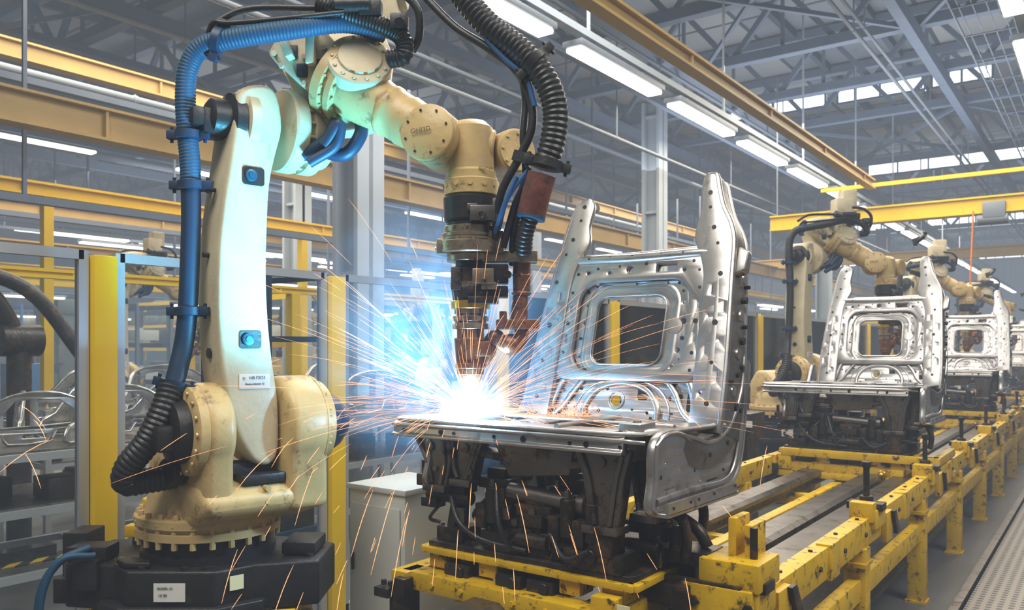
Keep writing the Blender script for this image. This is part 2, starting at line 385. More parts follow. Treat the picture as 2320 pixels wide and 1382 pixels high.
for x,z in ((-4.8,5.22),(-.85,5.52)):
    mb=MB().bar((x,-2,z),(x,58,z),.12,.08)
    for y in range(0,58,4): mb.bar((x,y,z),(x,y,ZC),.03,.03)
    done(mb,'lamp_rail','column',label='pale grey channel rail carrying the lamp row',cat='rail',group='lamp rails')
for X,z,_a,_b,_c in rows:
    mb=MB().bar((X,2,z+.2),(X,58,z+.2),.1,.08)
    for y in range(4,58,6): mb.bar((X,y,z+.2),(X,y,ZC),.04,.04)
    done(mb,'lamp_rail','roofbeam',label='thin steel rail carrying the lamp row',cat='rail',group='lamp rails')
mb=MB().box((.4,24,.03),(2.3,56,.06)); done(mb,'walkway_grating','perf',label='perforated steel walkway plate beside the line',cat='walkway')
mb=MB().box((-.79,24,.04),(.05,56,.08)); done(mb,'walkway_edge','steeldark',label='steel kerb along the perforated walkway',cat='kerb')
mb=MB().box((-6.9,3.3,.006),(.22,5.5,.012)); done(mb,'hazard_stripe','hazard',label='yellow and black floor hazard stripe by the fence',cat='floor marking')
# ================================================================ FENCE
FX=-3.8
fr=root('safety_fence',(FX,6,0),'aluminium framed clear safety fence with yellow posts','fence')
posts=[-.2,1.93,3.34,5.0,6.76,8.7,10.7,12.7,14.7,16.7,18.7,20.7,22.7]
for y in posts:
    mb=MB().box((FX,y,1.06),(.11,.11,2.12),bev=.006).box((FX,y,.01),(.2,.2,.02)); done(mb,'fence_post','yellowclean',fr)
for a,b in zip(posts,posts[1:]):
    ya=a+.085; yb=b-.085; mb=MB()
    for y in (ya,yb): mb.bar((FX,y,.08),(FX,y,2.14),.04,.045)
    for z in (.1,2.12,): mb.bar((FX,ya,z),(FX,yb,z),.04,.045)
    if a>3: mb.bar((FX,ya,1.2),(FX,yb,1.2),.03,.03)
    done(mb,'panel_frame','alu',fr)
    mb=MB().box((FX,(ya+yb)/2,1.11),(.006,yb-ya,1.98)); done(mb,'clear_panel','glass',fr)
# ================================================================ ROBOT
_t=math.radians(42)
a_=RT*math.cos(_t)+FW*math.sin(_t); n_=RT*math.sin(_t)-FW*math.cos(_t)
AF=frame(a_,n_,UP)
B=S(475,1190,3.45)
C2=B+n_*.24+a_*.07; C2.z=1.374
rb=root('welding_robot',(B.x,B.y,0),'cream six-axis welding robot with blue and black hoses, on black pedestal','robot','welding robots')
Bz=lambda z:V((B.x,B.y,z))
def rl(x,y,z): return V((B.x,B.y,z))+RT*x+FW*y
def part(name,m,label=None,parent=None):
    def f(mb): return done(mb,name,m,parent or rb,label=label)
    return f
mb=MB()
out=[(-.56,-.10),(-.50,-.20),(-.28,-.24),(-.20,-.33),(.14,-.33),(.26,-.22),(.50,-.16),(.50,.14),(.26,.26),(-.2,.30),(-.5,.2),(-.56,.1)]
mb.prism([rl(x,y,.66) for x,y in out],(0,0,.18),.012)
mb.lathe(Bz(.84),UP,[(0,.27),(.03,.27),(.035,.25),(.09,.25)],48)
mb.box(rl(-.42,-.14,.87),(.16,.12,.06),RF,.01).box(rl(-.40,-.22,.80),(.1,.06,.12),RF,.01).box(rl(.40,.0,.87),(.14,.2,.05),RF,.01)
mb.box(rl(-.53,0,.83),(.10,.16,.2),RF,.008).box(rl(-.50,-.16,.72),(.12,.05,.10),RF,.008)
mb.prism([rl(x,y,.845) for x,y in ((-.30,-.22),(-.22,-.30),(-.12,-.30),(-.14,-.25),(-.24,-.2))],(0,0,.02),.004)
mb.prism([rl(x,y,.655) for x,y in ((-.34,-.27),(-.22,-.355),(.16,-.355),(.3,-.24),(.3,-.1),(-.34,-.1))],(0,0,.05),.006)
for x,y in ((-.47,-.1),(-.3,.1),(.2,-.25),(.45,-.1),(.1,-.3),(-.15,-.3),(.33,.1),(-.36,-.17),(.02,-.31)): mb.lathe(rl(x,y,.84),UP,[(0,.016),(.012,.016),(.014,.01)],8)
mb.prism([rl(x,y,.0) for x,y in ((-.22,-.18),(.22,-.18),(.22,.2),(-.22,.2))],(0,0,.67),.01)
done(mb,'pedestal','pedblack',rb,label='black machined pedestal block')
for sx in (-1,1):
    mb=MB().box(rl(sx*.36,-.05,.6),(.1,.3,.1),RF,.008).box(rl(sx*.40,-.05,.3),(.08,.08,.6),RF,.006); part('stand_bracket','yellow')(mb)
mb=MB().prism([rl(-.39,.12,.84),rl(-.27,.12,.84),rl(-.27,.12,.92),rl(-.30,.12,1.02),rl(-.34,.12,1.04),rl(-.36,.12,.95)],FW*.08,.008).box(rl(-.33,.11,.90),(.14,.06,.05),RF,.006); part('lifting_bracket','yellow','yellow steel lifting bracket')(mb)
mb=MB().cyl(rl(-.27,-.22,.84),rl(-.27,-.22,.862),.024); part('grease_cap','gold','yellow grease cap')(mb)
mb=MB().lathe(Bz(.93),UP,[(0,.272),(.005,.288),(.034,.288),(.038,.276),(.052,.276),(.055,.292),(.086,.292),(.092,.28),(.094,.258),(.105,.252)],64)
mb.bolts(Bz(1.02),UP,.272,24,.012,.022)
for i in range(24):
    an=2*math.pi*(i+.5)/24; dv=RT*math.cos(an)+FW*math.sin(an); mb.cyl(Bz(.905)+dv*.276,Bz(.985)+dv*.276,.0125,n=8); mb.lathe(Bz(1.0)+dv*.290,dv,[(0,.006),(.004,.006)],8)
done(mb,'base_flange','cream',rb,label='bolted cream base flange ring')
# swivel casting: one continuous U-shaped fork
mb=MB().lathe(Bz(1.0),UP,[(0,.262),(.03,.255),(.06,.246),(.10,.240),(.16,.228),(.22,.17)],48)
def cheek(a0,a1,R,mb,wb=.20,zb=1.04,a0c=200,fwd=.10,bv=.022):
    o=C2+a_*a0; pts=[]; nb=-.24
    pts.append(o+n_*(nb-wb)+UP*(zb-C2.z))
    pts.append(o+n_*(nb-wb+.015)+UP*(zb-C2.z+.10))
    for i in range(25):
        an=math.radians(a0c-i*((a0c+35)/24)); pts.append(o+n_*(R*math.cos(an))+UP*(R*math.sin(an)))
    pts.append(o+n_*(nb+wb+fwd)+UP*(zb-C2.z))
    mb.prism(pts,a_*(a1-a0),bv)
cheek(-.24,-.125,.185,mb,.235,bv=.035,fwd=.16); cheek(.09,.265,.205,mb,.235,bv=.045,fwd=.18)
sd=[(-.48,-.33),(-.47,-.10),(-.40,.02),(-.30,.02),(-.22,-.08),(-.14,-.16),(-.02,-.195),(.10,-.205),(.18,-.26),(.15,-.33),(-.02,-.385),(-.4,-.385)]
mb.prism([C2-a_*.25+n_*x+UP*z for x,z in sd],a_*.51,.045,seg=4)
mb.lathe(C2-a_*.275,a_,[(0,.150),(.012,.172),(.045,.178),(.055,.12)],40)
mb.bolts(C2+a_*.263,a_,.178,12,.009,.012)
for i in range(16):
    an=math.radians(i*22.5); mb.lathe(C2-a_*.274+n_*(.160*math.cos(an))+UP*(.160*math.sin(an)),-a_,[(0,.008),(.008,.008)],6)
for z in (-.28,-.23): mb.lathe(C2+a_*.0+n_*.13+UP*z,n_,[(0,.012),(.04,.012)],8)
done(mb,'swivel_base','cream',rb,label='bulky rounded cream fork casting')
mb=MB().box(C2+n_*.08-UP*.195,(.18,.12,.04),AF,.01).box(C2-n_*.0-UP*.17-a_*.02,(.18,.1,.07),AF,.01); part('saddle_recess','black')(mb)
mb=MB().lathe(C2-a_*.33,a_,[(0,.08),(.01,.115),(.05,.125),(.08,.13)],32).box(C2-a_*.31+n_*.02-UP*.02,(.16,.1,.1),AF,.02); part('hose_inlet','black','black round cable inlet')(mb)
mb=MB().lathe(C2+a_*.26,a_,[(0,.16),(.03,.16),(.04,.12),(.10,.12),(.12,.11),(.16,.07),(.165,.03)],32); part('shoulder_motor','navyhose','dark shoulder drive motor')(mb)
mb=MB().lathe(C2+a_*.235,a_,[(0,.19),(.01,.203),(.02,.203),(.03,.18),(.06,.18),(.07,.16)],48).bolts(C2+a_*.26,a_,.188,16,.009,.012)
done(mb,'shoulder_cover','cream',rb)
PF=C2+n_*.10
c=[(540,214),(568,192),(610,194),(632,222),(641,290),(627,350),(613,420),(607,540),(606,640),(611,740),(621,830),(631,900),(634,970),(631,1025),(613,1052),(582,1050),(556,1018),(536,978),(520,925),(506,860),(498,780),(494,680),(497,560),(508,450),(522,360),(532,280)]
arm=catmull([hit(x,y,PF,n_) for x,y in c],3,True)
mb=MB(); mb.prism(arm,-n_*.21,.020,seg=4)
o=done(mb,'lower_arm','cream_light',rb,label='tall pale cream lower arm casting')
PF2=PF+n_*.001
for px,py in ((574,399),(567,769)):
    c0=hit(px,py,PF2,n_); mb=MB().prism([c0+a_*x+UP*y for x,y in rrect(-.045,.045,-.036,.036,.012,3)],n_*.003); ap=part('access_pocket','black','black rounded access pocket')(mb)
    c1=c0-a_*.012; mb=MB().lathe(c1,n_,[(0,.024),(.012,.024),(.014,.018),(.014,.012),(.018,.012)],20); part('pocket_bolt','bluebolt','blue socket bolt',ap)(mb)
for px,py,r in ((479,800,.020),(468,578,.010),(480,430,.008)):
    q=hit(px,py,PF-n_*.10,n_); mb=MB().lathe(q-a_*.014,a_,[(0,r),(.05,r)],16); part('side_plug','black')(mb)
c0=hit(577,864,PF2+n_*.001,n_); mb=MB().box(c0,(.128,.004,.058),AF,.001); nm=done(mb,'nameplate','label',rb,label='white rating nameplate')
text('NB F3O3',.017,c0+n_*.003+UP*.014+a_*.01,a_,UP,'bluetxt',nm,ext=.0004); text('Bosta-robotex 12',.011,c0+n_*.003-UP*.010,a_,UP,'blktxt',nm,ext=.0004)
mb=MB().box(c0+n_*.003+UP*.013-a_*.045,(.010,.002,.010),AF); done(mb,'emblem','orangetxt',nm)
C3=hit(600,290,C2,n_)
mb=MB().lathe(C3+a_*.06,a_,[(0,.165),(.01,.172),(.06,.172),(.065,.150),(.085,.150),(.09,.168),(.15,.168),(.17,.145),(.20,.135)],48)
mb.bolts(C3+a_*.21,a_,.155,14,.008,.012)
mb.bolts(C3+a_*.12,a_,.160,18,.007,.025)
mb.lathe(C3-a_*.12,a_,[(0,.10),(.01,.13),(.05,.13)],40)
done(mb,'elbow_joint','cream_light',rb,label='pale round elbow joint housing')
mb=MB().lathe(C3-a_*.24,a_,[(0,.06),(.01,.075),(.07,.08),(.08,.11),(.12,.115)],32).box(C3-a_*.2-UP*.02-n_*.02,(.14,.13,.10),AF,.015)
mb.box(C3-a_*.27-UP*.01,(.08,.08,.07),AF,.012)
done(mb,'elbow_motor','black',rb,label='dark elbow motor')
mb=MB()
hp=[(668,370),(700,350),(740,290),(800,285),(850,275),(880,190),(890,120),(870,70),(780,55),(700,50),(640,62),(618,110),(640,150),(660,200),(650,250)]
mb.prism([S(x,y,3.36) for x,y in hp],FW*.22-RT*.03,.03)
mb.prism([S(x,y,3.28) for x,y in ((606,120),(640,56),(725,52),(772,110),(740,215),(690,200))],FW*.14,.012)
cx=(FW*-1+UP*.5+RT*.25).normalized()
mb.lathe(S(815,135,3.25),cx,[(-.08,.13),(.0,.13),(.006,.124),(.010,.09),(.02,.085),(.022,.05)],40)
mb.bolts(S(815,135,3.25)+cx*.004,cx,.108,14,.008,.012)
mb.box(S(850,10,3.42),(.2,.16,.2),RF,.02).box(S(880,-40,3.42),(.16,.14,.2),RF,.02)
for p in ((622,122),(650,80),(700,70),(638,150),(690,130),(735,110),(690,190),(735,185),(712,72)): mb.lathe(S(p[0],p[1],3.28),-FW,[(0,.011),(.014,.011)],6)
mb.box(S(705,105,3.25),(.035,.06,.15),RF,.006).box(S(648,105,3.25),(.03,.06,.10),frame((RT+UP*.4).normalized(),FW,(UP-RT*.4).normalized()),.006)
done(mb,'upper_housing','cream_light',rb,label='pale upper arm gearbox housing')
for p in ((662,118),(685,160),(728,150)):
    mb=MB().box(S(p[0],p[1],3.28),(.045,.02,.055),RF,.006); part('housing_pocket','black')(mb)
f0=S(778,190,3.36); f1=S(985,312,3.27); fd=(f1-f0); fl=fd.length
mb=MB().lathe(f0-fd*.12,fd,[(0,.13),(.01,.160),(.05,.160),(.055,.146),(.07,.146),(.075,.155),(.10,.155),(.105,.122),(.2,.113),(fl*.60,.100),(fl*.62,.106),(fl*.66,.106),(fl*.68,.100),(fl*.80,.100),(fl*.82,.104),(fl*1.12,.090)],56)
mb.bolts(f0-fd*.12+fd.normalized()*.10,fd,.138,18,.009,.012)
mb.bolts(f0-fd*.12+fd.normalized()*.048,fd,.152,22,.007,.012)
done(mb,'forearm','cream',rb,label='cream tapered forearm tube')
wax=(-FW*.93-RT*.30+UP*.05).normalized()
w0=S(990,316,3.27)
mb=MB().lathe(w0-wax*.12,wax,[(0,.09),(.01,.112),(.195,.112),(.200,.106),(.21,.106),(.212,.112),(.225,.110),(.23,.102)],48)
mb.cyl(S(985,322,3.3),S(1120,338,3.3),.085,.075)
rd=(-FW*.8+RT*.5).normalized()
mb.lathe(S(1132,345,3.34)-wax*.05,rd,[(0,.07),(.01,.090),(.10,.090),(.105,.08),(.11,.08)],40)
mb.bolts(S(1132,345,3.34)-wax*.05+rd*.108,rd,.068,8,.007,.008)
GD=3.28; g=GD/F
def GP(px,py,dd=0): return S(px,py,GD+dd)
mb.lathe(GP(1068,405),UP,[(0,.100),(.02,.100),(.03,.092),(.16,.090),(.20,.086),(.225,.06),(.235,.02)],48)
mb.lathe(GP(1068,447),UP,[(0,.100),(.004,.108),(.06,.110),(.066,.104),(.075,.104)],48)
for i in range(12):
    an=2*math.pi*i/12; dv=RT*math.cos(an)+FW*math.sin(an); mb.lathe(GP(1068,425)+dv*.107,dv,[(0,.009),(.006,.009)],10)
wr=done(mb,'wrist','cream',rb,label='cream wrist with round bolted covers')
for k in range(8):
    u=wax.orthogonal().normalized(); w_=wax.cross(u); an=k*math.pi/4+.3
    part('cover_bolt','blackmetal',None,wr)(MB().lathe(w0+wax*.111+u*(.088*math.cos(an))+w_*(.088*math.sin(an)),wax,[(0,.0050),(.004,.0050)],8))
wo=w0+wax*.112; wy=UP-wax*UP.dot(wax); wy.normalize(); wx=wy.cross(wax).normalized()
text('OHI3D',.028,wo-RT*.02+UP*.004,wx*.99+wy*.08,wy,'relief',wr,ext=.0012,label='small raised lettering'); text('TBRN4',.018,GP(1100,382,-.094),RT,UP,'relief',wr,ext=.002)
def GL(mb,ya,yb,r0,r1=None,px=1066,m=0,n=32,dd=0):
    return mb.cyl(GP(px,yb,dd),GP(px,ya,dd),(r1 or r0)*g,r0*g,n=n,m=m)
gun=done(GL(GL(GL(GL(MB(),447,505,62,60),505,522,54),575,700,34),520,575,40),'welding_gun','black',rb,label='welding gun with machined collars and copper nozzle')
mb=MB(); GL(mb,515,532,60); GL(mb,532,540,66); GL(mb,542,548,70); GL(mb,550,577,78); GL(mb,577,594,54); mb.bolts(GP(1066,550),UP,.125,12,.007,.008)
for i in range(14):
    an=2*math.pi*i/14; dv=RT*math.cos(an)+FW*math.sin(an); mb.lathe(GP(1066,563)+dv*.136,dv,[(0,.008),(.006,.008)],8)
part('collar','chrome','machined steel collar',gun)(mb)
mb=MB(); GL(mb,698,712,37); GL(mb,712,716,33); GL(mb,716,728,41); GL(mb,728,732,36); GL(mb,732,746,41); GL(mb,746,770,30); part('collar','chrome','machined steel collar',gun)(mb)
mb=MB(); GL(mb,640,652,46); part('collar','chrome','machined steel collar',gun)(mb)
mb=MB(); GL(mb,606,642,44).box(GP(1118,622,-.02),(.12,.11,.075),RF,.008); mb.cyl(GP(1150,622,-.05),GP(1150,622,-.09),.016); part('clamp_block','blackmetal',None,gun)(mb)
mb=MB(); GL(mb,650,684,44,40).box(GP(1100,662,-.03),(.18,.10,.045),RF,.006).box(GP(1095,680,-.05),(.12,.09,.03),RF,.006)
for q in (1065,1090,1120,1140): mb.lathe(GP(q,662,-.08),-FW,[(0,.008),(.01,.008)],6)
part('clamp_block','blackmetal',None,gun)(mb)
mb=MB().box(GP(1094,484,-.1),(.10,.06,.06),RF,.006).cyl(GP(1092,484,-.12),GP(1092,484,-.15),.014).box(GP(1125,478,-.10),(.03,.05,.09),RF,.004).box(GP(1070,470,-.11),(.04,.03,.03),RF,.004); part('cable_bracket','steeldark',None,gun)(mb)
mb=MB().box(GP(1034,632,-.05),(.04,.06,.09),RF,.004).lathe(GP(1034,632,-.08),-FW,[(0,.010),(.01,.010)],6); part('clamp_block','steeldark',None,gun)(mb)
mb=MB().box(GP(1095,626,-.08),(.085,.06,.06),RF,.006).lathe(GP(1095,626,-.11),-FW,[(0,.012),(.01,.012)],6).box(GP(1108,648,-.075),(.06,.05,.03),RF,.005); part('bracket','chrome',None,gun)(mb)
mb=MB().box(GP(1155,583,-.02),(.22,.09,.045),RF,.006)
for q in (1095,1125,1170,1200): mb.lathe(GP(q,583,-.065),-FW,[(0,.009),(.01,.009)],8)
part('bracket','chrome',None,gun)(mb)
mb=MB().box(GP(1008,560,-.05),(.06,.07,.06),RF,.006).lathe(GP(1000,560,-.08),-FW,[(0,.012),(.01,.012)],6); part('bracket','chrome',None,gun)(mb)
mb=MB().box(GP(1124,550,-.06),(.06,.06,.09),RF,.006).cyl(GP(1124,530,-.06),GP(1124,500,-.06),.014); part('bracket','steeldark',None,gun)(mb)
mb=MB(); GL(mb,682,700,44); part('brass_ring','gold',None,gun)(mb)
for q in (1040,1092):
    mb=MB().cyl(GP(q,770,-.05),GP(q,690,-.05),.008).lathe(GP(q,745,-.05),UP,[(0,.012),(.012,.012)],6); part('tie_rod','brown',None,gun)(mb)
mb=MB(); GL(mb,765,850,37,30); GL(mb,822,834,34); GL(mb,850,878,26,17); GL(mb,878,914,14,9); GL(mb,914,936,7,3)
mb.tube([GP(1100,770),GP(1112,790),GP(1100,815),GP(1075,835)],.024).box(GP(1092,790,-.04),(.07,.04,.06),RF,.008)
part('nozzle','brown','scorched rusty copper nozzle',gun)(mb)
mb=MB().cyl(GP(1182,590),GP(1182,660),.036).cyl(GP(1182,520),GP(1182,600),.024).cyl(GP(1180,660),GP(1175,728),.029,.037).lathe(GP(1181,670),UP,[(0,.034),(.01,.042),(.02,.034)],16).lathe(GP(1182,630),UP,[(0,.036),(.01,.042),(.02,.036)],6)
mb.box(GP(1172,735,-.01),(.17,.08,.04),RF,.008).box(GP(1140,722,-.03),(.03,.05,.06),RF,.006)
for q in (1145,1175,1205): mb.lathe(GP(q,735,-.05),-FW,[(0,.009),(.01,.009)],8)
mb.tube([GP(1182,740),GP(1180,765),GP(1160,788),GP(1138,780),GP(1124,762),GP(1110,775)],.030,n=14); mb.ball(GP(1157,780),.044)
part('grounding_arm','brown','rust-brown secondary bracket arm',gun)(mb)
mb=MB().tube([S(870,75,3.30),S(780,52,3.22),S(650,68,3.16),S(540,85,3.14),S(462,105,3.15),S(428,150,3.16),S(420,220,3.17),S(424,300,3.18),S(430,360,3.18),S(432,420,3.18)],.038,n=16,pitch=.013,amp=.028)
done(mb,'upper_hose','bluehose',rb,label='blue finely ribbed hose')
mb=MB().tube([S(432,410,3.18),S(433,500,3.18),S(430,600,3.18),S(426,690,3.18),S(418,770,3.18),S(405,830,3.16),S(392,880,3.14)],.037,n=20)
done(mb,'middle_hose','navyhose',rb,label='dark blue smooth hose')
mb=MB().tube([S(392,870,3.14),S(370,930,3.10),S(335,1000,3.08),S(292,1055,3.08),S(285,1092,3.1),S(325,1090,3.14),S(400,1078,3.2)],.049,n=18,pitch=.02,amp=.05)
mb.cyl(S(375,1070,3.14),S(410,1068,3.2),.055); part('lower_hose','black','black corrugated hose')(mb)
mb=MB().tube([S(370,990,3.18),S(430,985,3.2),S(470,990,3.2)],.05,n=16,pitch=.02,amp=.04); part('stub_hose','black','black corrugated hose')(mb)
def clamp(p,ax,r,arm=None,m='navyhose'):
    mb=MB(); ax=V(ax).normalized(); mb.lathe(p-ax*.018,ax,[(0,r),(.003,r+.010),(.033,r+.010),(.036,r)],24)
    sd=ax.cross(FW).normalized(); 
    for s in (1,-1): mb.box(p+sd*(r+.02)*s,(.045,.03,.034),frame(sd,ax.cross(sd),ax),.004); mb.lathe(p+sd*(r+.025)*s-ax*.03,ax,[(0,.007),(.06,.007)],8)
    if arm: mb.bar(p+sd*0,arm,.035,.04)
    done(mb,'hose_clamp',m,rb)
for px,py,d,ax,ar in ((427,306,3.18,UP,S(500,300,3.3)),(433,420,3.18,UP,S(500,425,3.3)),(427,705,3.18,UP,S(490,706,3.3)),(396,872,3.14,UP+RT*.25,None),(495,92,3.14,RT-UP*.3,S(530,60,3.2))): clamp(S(px,py,d),ax,.040,ar)
clamp(S(1240,372,3.08),UP+RT*.25,.05,S(1165,352,3.12),'black'); clamp(S(1212,140,3.07),UP-RT,.048,S(1172,160,3.1),'black')
def cable(pts,r,m='black',name='cable',label=None,**k): done(MB().tube(pts,r,**k),name,m,rb,label=label)
cable([S(480,55,3.18),S(560,20,3.2),S(700,18,3.22),S(800,20,3.22),S(860,45,3.2),S(905,70,3.2)],.013)
cable([S(470,80,3.14),S(485,50,3.12),S(520,52,3.12),S(640,42,3.14),S(780,28,3.16)],.010)
cable([S(720,10,3.2),S(800,35,3.2),S(860,55,3.2),S(910,85,3.2),S(915,125,3.2),S(880,135,3.22)],.034,pitch=.014)
cable([S(830,-30,3.2),S(900,-20,3.2),S(945,20,3.2),S(950,80,3.22),S(935,115,3.25)],.016)
cable([S(960,-10,3.2),S(1030,60,3.16),S(1100,105,3.12),S(1165,155,3.1),S(1200,220,3.1),S(1205,290,3.1),S(1175,360,3.12),S(1135,440,3.15),S(1122,540,3.2),S(1125,580,3.25)],.016,name='torch_cable')
cable([S(1180,165,3.1),S(1190,230,3.12),S(1185,310,3.12),S(1190,400,3.14),S(1165,470,3.15),S(1140,560,3.2)],.014,name='torch_cable')
cable([S(1200,395,3.12),S(1175,480,3.16),S(1162,540,3.2),S(1160,600,3.25)],.013,name='torch_cable')
mb=MB().box(S(905,50,3.18),(.07,.05,.06),RF,.01).cyl(S(905,50,3.16),S(905,50,3.12),.02); part('cable_clip','black')(mb)
mb=MB().box(S(840,20,3.18),(.09,.05,.06),RF,.01).cyl(S(840,10,3.17),S(760,12,3.17),.03); part('cable_clip','black')(mb)
cable([S(1070,0,3.12),S(1090,70,3.1),S(1140,130,3.09),S(1190,175,3.08),S(1212,240,3.08)],.010,'bluepaint','signal_cable','blue signal cable')
cable([S(1200,380,3.1),S(1150,450,3.12),S(1130,520,3.18)],.009,'bluepaint','signal_cable','blue signal cable')
cable([S(1170,400,3.1),S(1140,470,3.12),S(1118,540,3.2)],.009,'bluepaint','signal_cable','blue signal cable')
cable([S(735,330,3.3),S(770,280,3.28),S(760,330,3.3),S(700,370,3.3)],.022,'navyhose','motor_cable','dark blue motor cable')
cable([S(1030,-40,3.14),S(1060,5,3.12),S(1110,60,3.10),S(1180,115,3.08),S(1235,180,3.06),S(1258,250,3.06),S(1252,320,3.07),S(1238,365,3.08)],.047,'black','torch_hose','thick black corrugated torch hose',n=18,pitch=.021,amp=.06)
cable([S(1205,480,3.12),S(1190,530,3.16),S(1186,575,3.2)],.033,'black','torch_hose',None,n=16,pitch=.018,amp=.06)
cable([S(720,340,3.38),S(780,350,3.36),S(815,310,3.36),S(820,270,3.38)],.028,'navyhose','motor_cable','dark motor cable loop',n=14)
cable([S(690,350,3.36),S(740,320,3.33),S(765,275,3.34)],.03,'navyhose','motor_cable','dark motor cable loop',n=14)
mb=MB().tube([S(1228,395,3.09),S(1215,440,3.1),S(1204,486,3.12)],.055,n=20); part('hose_sleeve','leather','red-brown heat sleeve')(mb)
mb=MB().cyl(S(1205,484,3.12),S(1202,496,3.12),.055); part('sleeve_band','bluehose')(mb)
cable([rl(-.40,-.2,.9),rl(-.5,-.26,.85),rl(-.56,-.28,.7),rl(-.55,-.25,.4),rl(-.4,-.2,.02)],.016,'bluehose','supply_hose','blue supply hose')
cable([rl(-.36,-.24,.88),rl(-.47,-.3,.87),rl(-.53,-.32,.7),rl(-.52,-.3,.4),rl(-.38,-.25,.02)],.012,'bluehose','supply_hose','blue supply hose')
mb=MB().box(rl(.21,-.284,.785),(.055,.004,.055),frame((RT+FW*.9).normalized(),(FW-RT*.9).normalized(),UP)); part('sticker','labely','blank pale yellow sticker')(mb)
mb=MB().box(rl(-.03,-.334,.760),(.12,.004,.07),RF); wl=done(mb,'warning_plate','label',rb,label='white instruction plate')
text('BKS/ERL 5C',.012,rl(-.045,-.338,.777),RT,UP,'blktxt',wl,ext=.0004); text('10 90',.015,rl(-.055,-.338,.750),RT,UP,'blktxt',wl,ext=.0004)
SK=('torch_hose','hose_sleeve','sleeve_band','signal_cable','torch_cable'); SW={'upper_hose':'black','middle_hose':'black','supply_hose':'black'}
copy_tree(rb,(-2.98,9.0,0),math.radians(4),1.03,'cream welding robot with dark hoses reaching over the next fixture',skip=SK,swap=SW)
copy_tree(rb,(-2.95,14.6,0),0,1.04,'cream welding robot with dark hoses further down the line',skip=SK,swap=SW)
copy_tree(rb,(-2.95,20.8,0),0,1.04,'cream welding robot with dark hoses further down the line',skip=SK,swap=SW)
for x,y,r in ((-9.9,5.0,.9),(-9.8,11,2.2),(-13,16.5,1.2),(-16.8,13,.4)):
    copy_tree(rb,(x,y,0),r,.95,'cream welding robot standing behind the safety fence',skip=SK,swap=SW)
# ================================================================ SEAT FRAME
sr=root('car_seat_frame',(-1.75,2.8,1.1),'large bare pressed-steel seat frame with upright back and flat base','seat frame','steel seat frames')
SM=['steel','black']
def BR(x,t,o=0): return V((-1.68+x,3.02+.30*t-o*.958,1.39+t*1.0+o*.287))
nrm=BR(0,0,1)-BR(0,0,0)
def dot(mb,x,t,r,o=.018): # punched hole, dark inside
    mb.lathe(BR(x,t,o-.002),nrm,[(0,r),(.0032,r)],12,m=1)
mb=MB()
holes=[rrect(-.175,.155,.24,.53,.05),circ(-.03,.645,.02),rrect(.10,.19,.63,.665,.012),circ(-.13,.635,.012),circ(.23,.63,.012),circ(-.2,.6,.01),
 circ(-.02,.085,.026),rrect(.075,.125,.09,.15,.01),rrect(.30,.33,.05,.13,.01),circ(.24,.42,.016),circ(.23,.30,.012),circ(-.235,.42,.012),circ(-.235,.27,.01),circ(.215,.23,.01),circ(-.25,.1,.02),circ(.2,.17,.012),circ(-.15,.18,.01),rrect(.27,.30,.2,.24,.008),
 circ(.235,.50,.009),circ(-.235,.5,.009),circ(.05,.19,.008),circ(-.06,.195,.007),rrect(-.31,-.285,.2,.26,.008),circ(.13,.04,.008),circ(-.1,.04,.009),circ(-.29,.04,.012),circ(.225,.10,.009)]
oin=[(-.34,-.02),(-.34,.62),(-.3,.70),(.3,.70),(.35,.62),(.36,-.02)]
mb.plate(oin,holes,.006,lambda x,y,z:BR(x,y,z-.020),.001)
mb.plate(rrect(-.335,.345,.17,.69,.06),[rrect(-.275,.275,.195,.605,.10,10),circ(-.03,.645,.024),rrect(.09,.20,.62,.672,.012),circ(-.13,.635,.016),circ(.23,.63,.016),circ(-.24,.64,.016),rrect(-.315,-.295,.32,.37,.006,3),rrect(.30,.32,.32,.37,.006,3),rrect(-.315,-.295,.46,.50,.006,3),rrect(.30,.32,.46,.50,.006,3)],.028,lambda x,y,z:BR(x,y,z+.002),.010)
def ring(x0,x1,y0,y1,r,rad,o,k): mb.tube([BR(x,y,o) for x,y in rrect(x0,x1,y0,y1,r,8)],rad,n=10,closed=True,straight=True,flat=(nrm,k))
ring(-.180,.160,.235,.535,.055,.005,-.014,1.5); ring(-.222,.207,.200,.580,.085,.022,-.026,.5)
ring(-.325,.335,.182,.678,.055,.012,.008,.6)
for pts,r in (([(-.34,.05),(-.30,.16),(-.25,.20),(-.20,.205)],.016),([(.35,.05),(.31,.16),(.26,.20),(.20,.205)],.016),([(-.32,.60),(-.28,.66),(-.20,.685),(0,.69),(.2,.685),(.29,.66),(.33,.60)],.012),([(-.34,.0),(-.28,.05),(-.23,.12),(-.19,.17)],.012),([(.35,.0),(.29,.05),(.25,.12),(.2,.18)],.012)):
    mb.tube([BR(x,y,-.006) for x,y in pts],r,n=10,flat=(nrm,.6))
for x0,t0_,x1,t1_ in ((-.12,.588,.0,.588),(.05,.588,.15,.588),(-.32,.25,-.29,.25),(-.32,.42,-.29,.42),(.29,.25,.335,.25),(.29,.42,.335,.42)):
    mb.tube([BR(x0,t0_,.012 if abs(x0)>.27 else -.012),BR(x1,t1_,.012 if abs(x0)>.27 else -.012)],.006,n=6,straight=True)
arch=[(-.17,-.01),(-.165,.06),(-.12,.125),(-.04,.155),(.05,.155),(.13,.125),(.175,.06),(.18,-.01)]
mb.tube([BR(x,y,-.012) for x,y in arch],.014,n=10,flat=(nrm,.9))
mb.tube([BR(x*1.28,y*1.12+.0,-.016) for x,y in arch],.004,n=8,flat=(nrm,.8))
mb.tube([BR(x,y,-.016) for x,y in circ(-.02,.085,.036,14)],.004,n=8,closed=True,straight=True)
